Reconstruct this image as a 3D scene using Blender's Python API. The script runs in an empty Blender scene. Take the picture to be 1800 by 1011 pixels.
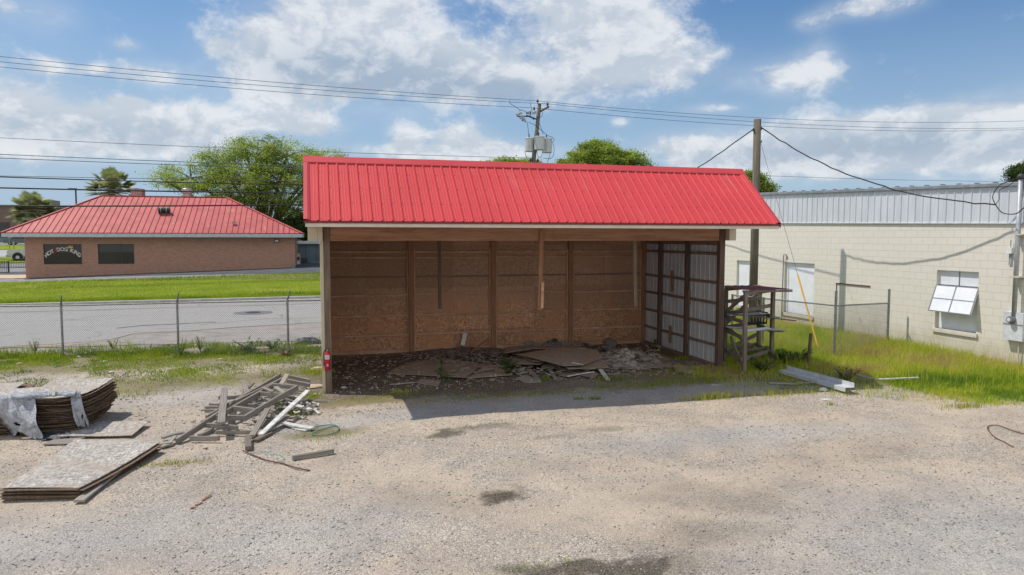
import bpy, math, random
import numpy as np
from mathutils import Vector, Matrix
random.seed(11); RNG = np.random.default_rng(7)
sc = bpy.context.scene
COL = sc.collection
# ---------------------------------------------------------------- camera
CAM = np.array([-0.1781, -15.8986, 3.2847]); YAW = -0.26764; PITCH = -0.07043; ROLL = 0.0015733; FPX = 1265.32
_cy, _sy = math.cos(YAW), math.sin(YAW)
FW = np.array([-_sy*math.cos(PITCH), _cy*math.cos(PITCH), math.sin(PITCH)])
_r = np.array([_cy, _sy, 0.0]); _u = np.cross(_r, FW)
RT = math.cos(ROLL)*_r + math.sin(ROLL)*_u; UP = -math.sin(ROLL)*_r + math.cos(ROLL)*_u
cd = bpy.data.cameras.new('camera'); co = bpy.data.objects.new('camera', cd); COL.objects.link(co)
cd.sensor_width = 36.0; cd.lens = FPX/1800*36; cd.clip_start = 0.1; cd.clip_end = 3000
co.matrix_world = Matrix(((RT[0], UP[0], -FW[0], CAM[0]), (RT[1], UP[1], -FW[1], CAM[1]), (RT[2], UP[2], -FW[2], CAM[2]), (0, 0, 0, 1)))
sc.camera = co
sc.view_settings.view_transform = 'Standard'; sc.view_settings.look = 'None'
sc.view_settings.gamma = 1; sc.view_settings.use_curve_mapping = False
sc.view_settings.exposure = 0.0
sc.cycles.max_bounces = 8; sc.cycles.transparent_max_bounces = 8
# ---------------------------------------------------------------- sun
SUN = Vector((-1.85, 1.2, 3.6)).normalized()
sl = bpy.data.lights.new('sun', 'SUN'); sl.energy = 3.9; sl.angle = math.radians(0.55); sl.color = (1.0, 0.94, 0.85)
so = bpy.data.objects.new('sun', sl); COL.objects.link(so)
so.rotation_euler = SUN.to_track_quat('Z', 'Y').to_euler()
# ---------------------------------------------------------------- world: Nishita sky with procedural clouds
def rayd(px, py):
    return FW + (px-900)/FPX*RT - (py-505.5)/FPX*UP
def azel(px, py):
    d = rayd(px, py); d = d/np.linalg.norm(d)
    return math.degrees(math.atan2(d[0], d[1])), math.degrees(math.asin(d[2]))
w = bpy.data.worlds.new('World'); sc.world = w; w.use_nodes = True
nt = w.node_tree; nt.nodes.clear()
class NB:
    """small helper that writes node maths"""
    def __init__(s, nt): s.nt = nt
    def n(s, t, **k):
        x = s.nt.nodes.new(t)
        for a, b in k.items(): setattr(x, a, b)
        return x
    def put(s, sock, v):
        if v is None: return
        if hasattr(v, 'is_output') or isinstance(v, bpy.types.NodeSocket): s.nt.links.new(v, sock)
        else: sock.default_value = v
    def m(s, op, a, b=None, c=None, clamp=False):
        x = s.n('ShaderNodeMath', operation=op); x.use_clamp = clamp
        s.put(x.inputs[0], a); s.put(x.inputs[1], b); s.put(x.inputs[2], c); return x.outputs[0]
    def vm(s, op, a, b=None):
        x = s.n('ShaderNodeVectorMath', operation=op)
        s.put(x.inputs[0], a); s.put(x.inputs[1], b)
        return x.outputs['Value'] if op in ('DOT_PRODUCT', 'LENGTH') else x.outputs[0]
    def noise(s, vec, scale, detail=3, rough=0.5, out=0, dist=0.0):
        x = s.n('ShaderNodeTexNoise'); s.put(x.inputs['Vector'], vec); x.inputs['Scale'].default_value = scale
        x.inputs['Detail'].default_value = detail; x.inputs['Roughness'].default_value = rough; x.inputs['Distortion'].default_value = dist
        return x.outputs[out]
    def voro(s, vec, scale, feature='F1', out='Distance', rnd=1.0):
        x = s.n('ShaderNodeTexVoronoi', feature=feature); s.put(x.inputs['Vector'], vec); x.inputs['Scale'].default_value = scale
        x.inputs['Randomness'].default_value = rnd
        return x.outputs[out]
    def ramp(s, v, lo, hi, a=0.0, b=1.0, smooth=True):
        x = s.n('ShaderNodeMapRange', interpolation_type='SMOOTHSTEP' if smooth else 'LINEAR')
        s.put(x.inputs[0], v); x.inputs[1].default_value = lo; x.inputs[2].default_value = hi
        x.inputs[3].default_value = a; x.inputs[4].default_value = b; return x.outputs[0]
    def mix(s, f, a, b, mode='MIX'):
        x = s.n('ShaderNodeMix', data_type='RGBA', blend_type=mode)
        s.put(x.inputs[0], f)
        for i, v in ((6, a), (7, b)):
            if isinstance(v, (tuple, list)): x.inputs[i].default_value = (v[0], v[1], v[2], 1)
            else: s.put(x.inputs[i], v)
        return x.outputs[2]
    def xyz(s, a, b, c):
        x = s.n('ShaderNodeCombineXYZ'); s.put(x.inputs[0], a); s.put(x.inputs[1], b); s.put(x.inputs[2], c); return x.outputs[0]
    def sep(s, v):
        x = s.n('ShaderNodeSeparateXYZ'); s.put(x.inputs[0], v); return x.outputs
b = NB(nt)
sky = b.n('ShaderNodeTexSky', sky_type='NISHITA'); sky.sun_disc = False
sky.sun_elevation = math.asin(SUN.z); sky.sun_rotation = math.atan2(SUN.x, SUN.y)
sky.air_density = 1.0; sky.dust_density = 0.6; sky.ozone_density = 2.5; sky.altitude = 60
tc = b.n('ShaderNodeTexCoord'); D = tc.outputs['Generated']
sx = b.sep(D)
az = b.m('MULTIPLY', b.m('ARCTAN2', sx[0], sx[1]), 57.2958)
el = b.m('MULTIPLY', b.m('ARCSINE', sx[2]), 57.2958)
AE = b.xyz(az, el, 0.0)
def blobs(lst):
    acc = None
    for (px, py, rx, ry, amp) in lst:
        a0, e0 = azel(px, py); s = 0.0453
        d = b.vm('MULTIPLY', b.vm('SUBTRACT', AE, (a0, e0, 0)), (1/(rx*s), 1/(ry*s), 0))
        g = b.m('MULTIPLY', b.m('EXPONENT', b.m('MULTIPLY', b.vm('DOT_PRODUCT', d, d), -1.0)), amp)
        acc = g if acc is None else b.m('ADD', acc, g)
    return acc
cover = blobs([(560, 75, 150, 75, .8), (480, 120, 100, 60, .55), (690, 130, 150, 60, .75), (640, 20, 110, 40, .6), (830, 130, 110, 45, .65),
    (960, 150, 120, 40, .55), (1010, 50, 100, 60, .85), (1130, 70, 60, 50, .5), (1180, 125, 90, 42, .65), (1060, 130, 80, 45, .4), (1100, -40, 150, 60, .5), (700,-40,200,50,.5),
    (1400, 135, 72, 34, .72), (1440, 95, 28, 30, .38), (1425, 40, 26, 14, .6), (1530, 10, 75, 20, .8), (1340, 135, 60, 20, .25),
    (50, 195, 95, 34, .7), (30, 250, 120, 22, .45), (220, 222, 85, 28, .7), (360, 215, 110, 32, .75), (300, 268, 230, 18, .42), (540, 222, 60, 20, .6), (268, 130, 50, 20, .75), (232, 178, 24, 8, .5), (222, 78, 22, 10, .55), (90, 118, 26, 12, .45), (168, 122, 20, 9, .4),
    (80, 20, 50, 28, .5), (8, 12, 20, 14, .5), (383,83,14,12,.4),
    (712, 240, 30, 26, .65), (810, 240, 60, 26, .7), (880, 262, 90, 18, .6), (760, 268, 160, 12, .5),
    (1300, 262, 170, 34, .62), (1190, 255, 60, 22, .4), (1500, 225, 150, 26, .62), (1650, 270, 240, 40, .55), (1740, 195, 110, 20, .65), (1450, 300, 300, 24, .4), (1245, 192, 45, 9, .6), (1090, 214, 20, 10, .4),
    (-300, 150, 250, 90, .6), (2200, 150, 250, 70, .6), (900, -500, 400, 150, .5), (900, 285, 1300, 26, .22), (260, 250, 260, 22, .12)])
dark = blobs([(620, 110, 190, 28, .75), (760, 160, 200, 24, .7), (940, 165, 190, 24, .7), (1020, 90, 70, 24, .45), (560, 150, 160, 24, .4),
    (60, 225, 120, 20, .3), (330, 245, 250, 24, .45), (1500, 270, 350, 34, .6), (1650, 240, 200, 20, .35), (840, 268, 120, 12, .25), (1210, 150, 80, 16, .3), (1400, 160, 70, 14, .3)])
Dn = b.vm('MULTIPLY', D, (1, 1, 1.5))
warp = b.vm('ADD', Dn, b.vm('MULTIPLY', b.vm('SUBTRACT', b.noise(Dn, 9, 3, .5, 1), (.5, .5, .5)), (.05, .05, .05)))
f1 = b.noise(warp, 7.5, 9, .62)
f2 = b.noise(b.vm('ADD', warp, (SUN.x*.016, SUN.y*.016, .026)), 7.5, 9, .62)
fine = b.noise(warp, 26, 6, .6)
dens = b.m('ADD', cover, b.m('ADD', b.m('MULTIPLY', b.m('SUBTRACT', f1, .5), 1.9), b.m('MULTIPLY', b.m('SUBTRACT', fine, .5), .55)))
alpha = b.ramp(dens, .22, .76)
soft = b.ramp(cover, .02, .6, 0, .30)
alpha = b.m('MAXIMUM', alpha, soft)
edge = b.ramp(b.m('SUBTRACT', f1, f2), -.07, .09)
thick = b.ramp(dens, .5, 1.5)
shade = b.m('SUBTRACT', b.m('ADD', .52, b.m('MULTIPLY', edge, .60)), b.m('ADD', b.m('MULTIPLY', dark, .52), b.m('MULTIPLY', thick, .16)), clamp=True)
ccol = b.mix(shade, (2.55, 3.15, 3.9), (5.5, 5.65, 5.85))
haze = b.m('ADD', b.ramp(el, 1.0, 22.0, .84, 0.0), b.ramp(az, 10, -30, 0, .22), clamp=True)
skyc = b.mix(haze, b.mix(1.0, sky.outputs[0], (.33, .55, .72), 'MULTIPLY'), (2.75, 3.65, 4.6))
fin = b.mix(b.m('MULTIPLY', alpha, .90), skyc, ccol)
# bright cloud bank added behind the camera, unseen, to fill shaded sides with light
rear = b.m('MULTIPLY', b.ramp(b.vm('DOT_PRODUCT', D, (-FW[0], -FW[1], 0.0)), .0, .35), b.ramp(el, 30, 62, 1, 0))
rear = b.m('MULTIPLY', rear, b.ramp(b.noise(Dn, 3.5, 6, .6), .30, .50))
fin = b.mix(rear, fin, b.mix(b.ramp(b.noise(Dn, 6, 6, .6), .3, .7), (5.6, 5.7, 5.8), (9.3, 9.3, 9.2)))
bg = b.n('ShaderNodeBackground'); nt.links.new(fin, bg.inputs[0]); bg.inputs[1].default_value = 0.15
wo = b.n('ShaderNodeOutputWorld'); nt.links.new(bg.outputs[0], wo.inputs[0])
w.cycles.sampling_method = 'MANUAL'; w.cycles.sample_map_resolution = 512

# ---------------------------------------------------------------- noise + terrain
_T = np.random.default_rng(3).random((256, 256))
def vn(x, y, sc_=1.0):
    x = np.asarray(x, float)*sc_; y = np.asarray(y, float)*sc_
    xi = np.floor(x).astype(int); yi = np.floor(y).astype(int); fx = x-xi; fy = y-yi
    fx = fx*fx*(3-2*fx); fy = fy*fy*(3-2*fy); g = lambda i, j: _T[i & 255, j & 255]
    return (g(xi, yi)*(1-fx)+g(xi+1, yi)*fx)*(1-fy)+(g(xi, yi+1)*(1-fx)+g(xi+1, yi+1)*fx)*fy
def fbm(x, y, s=1.0, o=4):
    r = 0; a = .5
    for k in range(o): r = r + a*vn(np.asarray(x)+17.3*k, np.asarray(y)-9.1*k, s*2**k); a *= .5
    return r/(1-.5**o)
def ss(t): t = np.clip(t, 0, 1); return t*t*(3-2*t)
def h(x, y):
    x = np.asarray(x, float); y = np.asarray(y, float)
    z = np.clip((y-24)/20, 0, 1)*np.clip(.032*(x+21), 0, .70)
    z = z + np.clip((y-58)/60, 0, 1)*1.9
    z = z - .10*ss((3.0-x)/4)*ss((3.5-y)/4)
    near = ss((7.0-y)/1.5)*ss((y+14)/3)
    z = z + near*((fbm(x, y, .35, 2)-.5)*.05 + (fbm(x+40, y, 3.0, 3)-.5)*.022)
    return z
def gp(px, py, dz=0.0):
    """point of the terrain (+dz) seen at a pixel of the photograph"""
    d = rayd(px, py); t = 3.0
    for _ in range(4000):
        P = CAM+d*t; g = float(h(P[0], P[1]))+dz
        if P[2] <= g: break
        t += max(.01, (P[2]-g)*.5)
    for _ in range(12):
        P = CAM+d*t; t += (P[2]-(float(h(P[0], P[1]))+dz))/(-d[2]) if d[2] < 0 else 0
    P = CAM+d*t
    return Vector(P)
def atY(px, py, Y): d = rayd(px, py); return Vector(CAM+d*((Y-CAM[1])/d[1]))
def atX(px, py, X): d = rayd(px, py); return Vector(CAM+d*((X-CAM[0])/d[0]))
def atZ(px, py, Z): d = rayd(px, py); return Vector(CAM+d*((Z-CAM[2])/d[2]))

# ---------------------------------------------------------------- materials
def newmat(name):
    m = bpy.data.materials.new(name); m.use_nodes = True; m.node_tree.nodes.clear()
    b = NB(m.node_tree); bs = b.n('ShaderNodeBsdfPrincipled'); o = b.n('ShaderNodeOutputMaterial')
    m.node_tree.links.new(bs.outputs[0], o.inputs[0]); tc = b.n('ShaderNodeTexCoord')
    return m, b, bs, tc.outputs['Object'], o
def bump(b, bs, hgt, strength=.4, dist=.01):
    x = b.n('ShaderNodeBump'); x.inputs['Strength'].default_value = strength; x.inputs['Distance'].default_value = dist
    b.put(x.inputs['Height'], hgt); b.nt.links.new(x.outputs[0], bs.inputs['Normal'])
def simple(name, c1, c2=None, scale=4, rough=.7, metal=0.0, bstr=0.0, bscale=30, stretch=(1, 1, 1), detail=5, lo=.35, hi=.65, c3=None, s3=1.2, coat=0, spec=.4):
    m, b, bs, oc, o = newmat(name); v = b.vm('MULTIPLY', oc, stretch)
    if c2 is None: c2 = tuple(x*.82 for x in c1)
    col = b.mix(b.ramp(b.noise(v, scale, detail, .6), lo, hi), c1, c2)
    if c3: col = b.mix(b.ramp(b.noise(b.vm('ADD', v, (3, 5, 1)), s3, 4, .6), .52, .72), col, c3)
    b.put(bs.inputs['Base Color'], col); bs.inputs['Roughness'].default_value = rough; bs.inputs['Metallic'].default_value = metal
    bs.inputs['Specular IOR Level'].default_value = spec
    if coat: bs.inputs['Coat Weight'].default_value = coat
    if bstr: bump(b, bs, b.noise(v, bscale, 4, .6), bstr, .01)
    return m
M = {}
def wood(name, c1, c2, c3, axis=0, rough=.85, grain=9):
    m, b, bs, oc, o = newmat(name)
    st = [grain*3]*4; st[axis] = 1.2; st = st[:3]
    tcn = b.n('ShaderNodeTexCoord')
    v = b.vm('MULTIPLY', tcn.outputs['UV'], (1.0, 26.0, 1.0)) if axis == 3 else b.vm('MULTIPLY', oc, tuple(st))
    n1 = b.noise(v, 1.0 if axis != 3 else 1.6, 6, .65)
    col = b.mix(b.ramp(n1, .3, .7), c1, c2)
    col = b.mix(b.ramp(b.noise(oc, 2.3, 4, .6), .45, .75), col, c3)
    b.put(bs.inputs['Base Color'], col); bs.inputs['Roughness'].default_value = rough; bs.inputs['Specular IOR Level'].default_value = .2
    bump(b, bs, n1, .35, .006); return m
M['grey_wood'] = wood('weathered_grey_wood', (.17, .15, .135), (.34, .31, .275), (.23, .20, .17), 3)
M['dark_wood'] = wood('dark_wood', (.085, .055, .045), (.17, .115, .085), (.12, .085, .065), 2)
M['dark_wood_y'] = wood('dark_wood_y', (.19, .125, .095), (.31, .21, .16), (.25, .165, .125), 1)
M['post_wood'] = wood('post_wood', (.13, .095, .07), (.25, .19, .14), (.17, .13, .10), 2)
M['brown_wood'] = wood('brown_wood', (.24, .12, .066), (.40, .22, .13), (.28, .14, .078), 2)
M['brown_wood_x'] = wood('brown_wood_x', (.40, .23, .14), (.60, .38, .25), (.62, .43, .30), 0)
M['header_wood'] = wood('header_wood', (.26, .13, .075), (.42, .24, .15), (.36, .21, .14), 0, grain=5)
M['pale_wood'] = wood('pale_wood', (.24, .21, .17), (.42, .38, .33), (.33, .29, .24), 3)
M['rack_wood'] = wood('rack_wood', (.13, .105, .085), (.25, .21, .175), (.18, .15, .125), 2)
M['pole_wood'] = wood('pole_wood', (.10, .085, .065), (.19, .165, .13), (.12, .11, .075), 2)
M['white_paint_board'] = simple('white_painted_board', (.70, .70, .68), (.50, .49, .46), 9, .7, bstr=.2)
# OSB with strands
def osb(name, c1, c2, c3, wet=None):
    m, b, bs, oc, o = newmat(name)
    s = b.sep(oc); P = b.xyz(b.m('ADD', s[0], s[1]), s[2], 0.0) if wet is not None else oc
    v1 = b.voro(b.vm('MULTIPLY', b.vm('ADD', P, b.vm('MULTIPLY', b.noise(P, 12, 2, .5, 1), (.05, .05, .05))), (16, 46, 30)), 1.0, out='Color')
    v2 = b.voro(b.vm('MULTIPLY', b.vm('ADD', P, (.3, .1, 0)), (44, 14, 30)), 1.0, out='Color')
    sv = b.m('ADD', b.m('MULTIPLY', b.sep(v1)[0], .5), b.m('MULTIPLY', b.sep(v2)[1], .5))
    col = b.mix(b.ramp(sv, .12, .88), c1, c2)
    col = b.mix(b.ramp(b.sep(v1)[2], .82, .9, 0, .6), col, tuple(x*.5 for x in c1)); col = b.mix(b.ramp(b.sep(v2)[2], .86, .93, 0, .5), col, tuple(min(1, x*1.35) for x in c2))
    col = b.mix(b.ramp(b.noise(P, 1.1, 5, .65), .42, .7), col, c3)
    if wet is not None:                                         # rain stains low and high on the wall boards
        st = b.ramp(b.m('ADD', s[2], b.m('MULTIPLY', b.noise(b.vm('MULTIPLY', P, (3, .6, 1)), 1.0, 4, .6), 1.6)), 1.6, 2.6)
        col = b.mix(b.m('MULTIPLY', st, .55), col, wet)
        pan = b.voro(b.xyz(b.m('MULTIPLY', s[0], .41), b.m('MULTIPLY', s[2], .82), 0.0), 1.0, out='Color', rnd=0.0)
        col = b.mix(1.0, col, b.xyz(*[b.ramp(b.sep(pan)[0], 0, 1, .82, 1.12)]*3), 'MULTIPLY')
    b.put(bs.inputs['Base Color'], col); bs.inputs['Roughness'].default_value = .88; bs.inputs['Specular IOR Level'].default_value = .15
    bump(b, bs, sv, .25, .004); return m
M['osb_wall'] = osb('osb_wall', (.38, .195, .11), (.62, .37, .225), (.52, .27, .145), wet=(.36, .245, .18))
M['osb_grey'] = osb('weathered_plywood', (.30, .275, .245), (.54, .50, .45), (.38, .31, .25))
M['osb_brown'] = osb('damp_board', (.27, .21, .165), (.42, .34, .27), (.33, .245, .185))
M['ply_edge'] = wood('plywood_edge', (.10, .065, .042), (.26, .19, .13), (.16, .11, .08), 2)
def metal_paint(name, c1, c2, rough=.4, fade=None, sc_=1.5):
    m, b, bs, oc, o = newmat(name)
    col = b.mix(b.ramp(b.noise(oc, sc_, 5, .6), .35, .7), c1, c2)
    if fade: col = b.mix(b.ramp(b.noise(b.vm('MULTIPLY', oc, (2.2, .5, .5)), 1.3, 6, .7), .56, .70, 0, .75), col, fade)
    b.put(bs.inputs['Base Color'], col); bs.inputs['Roughness'].default_value = rough; bs.inputs['Specular IOR Level'].default_value = .3
    bump(b, bs, b.noise(oc, 3, 3, .5), .12, .02); return m
M['red_metal'] = metal_paint('red_roof_metal', (.63, .066, .071), (.56, .056, .061), .6, fade=(.60, .115, .115), sc_=.55)
M['red_trim'] = metal_paint('red_trim_metal', (.58, .075, .082), (.52, .065, .072), .5)
M['red_faded'] = metal_paint('faded_red_metal', (.55, .125, .112), (.44, .092, .085), .55, fade=(.60, .26, .22), sc_=.9)
M['dark_red'] = simple('dark_red_seam', (.20, .028, .032), rough=.6)
M['maroon'] = simple('maroon_metal', (.26, .055, .065), (.17, .04, .05), rough=.6)
M['beige'] = simple('beige_trim', (.58, .50, .37), (.50, .43, .32), 2, .6)
M['fascia'] = simple('cream_fascia', (.62, .56, .47), (.55, .49, .41), 3, .6)
M['fascia_grey'] = simple('pale_grey_fascia', (.50, .52, .54), (.42, .44, .46), 3, .55)
M['galv'] = simple('galvanised_sheet', (.36, .38, .41), (.28, .30, .32), 5, .42, .45, stretch=(1, 1, .3))
M['galv_wall'] = simple('galvanised_wall', (.66, .69, .73), (.58, .61, .65), 3, .5, .1, stretch=(1, 1, .25))
M['galv_inner'] = simple('galvanised_inside', (.60, .62, .64), (.50, .52, .54), 3, .55, .1, stretch=(1, 1, .25))
M['steel'] = simple('zinc_steel', (.30, .31, .32), (.22, .23, .235), 12, .5, .6)
M['wire'] = simple('zinc_wire', (.17, .175, .18), rough=.6, metal=.2)
M['conduit'] = simple('grey_conduit', (.42, .44, .46), (.34, .36, .38), 8, .5, .3)
M['cable'] = simple('black_cable', (.02, .02, .022), rough=.6)
M['cable_grey'] = simple('aluminium_cable', (.10, .105, .11), rough=.6)
M['white_metal'] = simple('white_metal', (.66, .69, .73), (.54, .57, .61), 5, .45)
M['panel_white'] = simple('painted_window_board', (.80, .82, .85), (.72, .74, .78), 2.2, .85, spec=.15)
M['can'] = simple('transformer_grey', (.50, .52, .53), (.42, .44, .45), 4, .45)
M['black'] = simple('black_plastic', (.018, .018, .02), rough=.5)
M['dark_metal'] = simple('dark_metal', (.05, .05, .055), rough=.5)
M['yellow'] = simple('yellow_plastic', (.75, .42, .02), (.68, .36, .02), rough=.5)
M['red_ext'] = simple('extinguisher_red', (.50, .012, .03), (.42, .01, .03), rough=.28, coat=.5)
M['white'] = simple('white_label', (.78, .78, .76), rough=.6)
M['litter'] = simple('white_litter', (.66, .65, .62), (.45, .43, .40), 20, .8)
M['rust'] = simple('rusty_rod', (.17, .075, .045), (.10, .05, .035), 30, .8)
M['green_hose'] = simple('green_cord', (.09, .22, .17), rough=.6)
M['teal_hose'] = simple('teal_cord', (.30, .52, .47), rough=.6)
M['tarp'] = simple('charcoal_tarp', (.045, .052, .058), (.08, .09, .10), 6, .6, bstr=.3)
M['rubber'] = simple('tyre_rubber', (.02, .02, .02), rough=.8)
M['car_grey'] = simple('grey_car_paint', (.10, .13, .15), rough=.25, coat=.8)
M['car_dark'] = simple('dark_car_paint', (.06, .075, .08), rough=.25, coat=.8)
M['car_silver'] = simple('silver_car_paint', (.52, .53, .55), rough=.3, coat=.8, metal=.2)
M['chrome'] = simple('wheel_metal', (.45, .45, .46), rough=.3, metal=.8)
M['concrete'] = simple('concrete', (.44, .42, .38), (.35, .33, .30), 3, .9, bstr=.2)
M['pink_concrete'] = simple('warm_concrete', (.60, .45, .33), (.52, .40, .30), 2, .9)
M['brown_wall'] = simple('far_brown_wall', (.20, .135, .115), (.16, .11, .095), 2, .85)
M['blue_wall'] = simple('blue_grey_siding', (.105, .145, .19), (.085, .12, .16), 2, .6)
M['green_box'] = simple('green_steel', (.18, .26, .19), rough=.6)
M['ac_grey'] = simple('ac_dark_grey', (.06, .065, .07), rough=.6)
M['tan_stone'] = simple('tan_stone', (.50, .40, .28), (.38, .30, .22), 9, .9, bstr=.4, bscale=20)
M['cloth'] = simple('striped_cloth', (.20, .17, .155), (.11, .09, .08), 14, .9, bstr=.5, stretch=(1, 1, 4))
def glass(name, c, rough=.06):
    m, b, bs, oc, o = newmat(name)
    b.put(bs.inputs['Base Color'], b.mix(b.ramp(b.noise(oc, .8, 3, .5), .4, .7), c, tuple(x*1.9 for x in c)))
    bs.inputs['Roughness'].default_value = rough; bs.inputs['Specular IOR Level'].default_value = .5; return m
M['dark_glass'] = glass('dark_window_glass', (.010, .013, .009), .02)
def brickmat(name, ax, bw, bh, c1, c2, mortar, msize, rough=.9, patch=None, bs_=.5, dist=.01, damp=None):
    m, b, bs, oc, o = newmat(name); s = b.sep(oc)
    u = s[0] if ax == 'x' else (s[1] if ax == 'y' else b.m('ADD', s[0], s[1]))
    v = b.xyz(u, s[2], 0.0)
    t = b.n('ShaderNodeTexBrick'); b.put(t.inputs['Vector'], v)
    t.inputs['Scale'].default_value = 1; t.inputs['Brick Width'].default_value = bw; t.inputs['Row Height'].default_value = bh
    t.inputs['Mortar Size'].default_value = msize; t.inputs['Mortar Smooth'].default_value = .3
    t.inputs['Color1'].default_value = (*c1, 1); t.inputs['Color2'].default_value = (*c2, 1); t.inputs['Mortar'].default_value = (*mortar, 1)
    col = t.outputs['Color']
    if patch:
        for (p, sc2, lo, hi, amt, st) in patch:
            col = b.mix(b.ramp(b.noise(b.vm('MULTIPLY', oc, st), sc2, 6, .65), lo, hi, 0, amt), col, p)
    if damp:
        f_ = b.ramp(b.m('ADD', s[2], b.m('MULTIPLY', b.noise(b.vm('MULTIPLY', oc, (1, 1, .5)), 1.6, 6, .7), -1.1)), -.45, .35, .55, 0)
        col = b.mix(f_, col, damp)
    b.put(bs.inputs['Base Color'], col); bs.inputs['Roughness'].default_value = rough; bs.inputs['Specular IOR Level'].default_value = .2
    hh = b.m('ADD', b.m('MULTIPLY', t.outputs['Fac'], -1.0), b.m('MULTIPLY', b.noise(oc, 25, 4, .6), .35))
    bump(b, bs, hh, bs_, dist); return m
M['brick'] = brickmat('red_brown_brick', 'xy', .21, .075, (.47, .235, .165), (.33, .165, .118), (.41, .30, .235), .013,
    patch=[((.30, .20, .15), 1.2, .5, .8, .5, (1, 1, 1)), ((.48, .31, .24), .5, .5, .8, .35, (1, 1, 2))])
M['block'] = brickmat('cream_block', 'xy', .43, .205, (.72, .68, .60), (.70, .66, .58), (.54, .50, .43), .006,
    patch=[((.56, .49, .39), 2.0, .60, .85, .45, (1, 1, 1)), ((.32, .28, .22), 9, .66, .85, .35, (1, 1, .5)), ((.76, .71, .62), .5, .45, .8, .4, (1, 1, 1)), ((.44, .38, .30), 3, .60, .8, .5, (1, 2.2, .18)), ((.40, .38, .26), 1.1, .62, .8, .35, (1, 1, 1.6))], damp=(.42, .37, .27))

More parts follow.
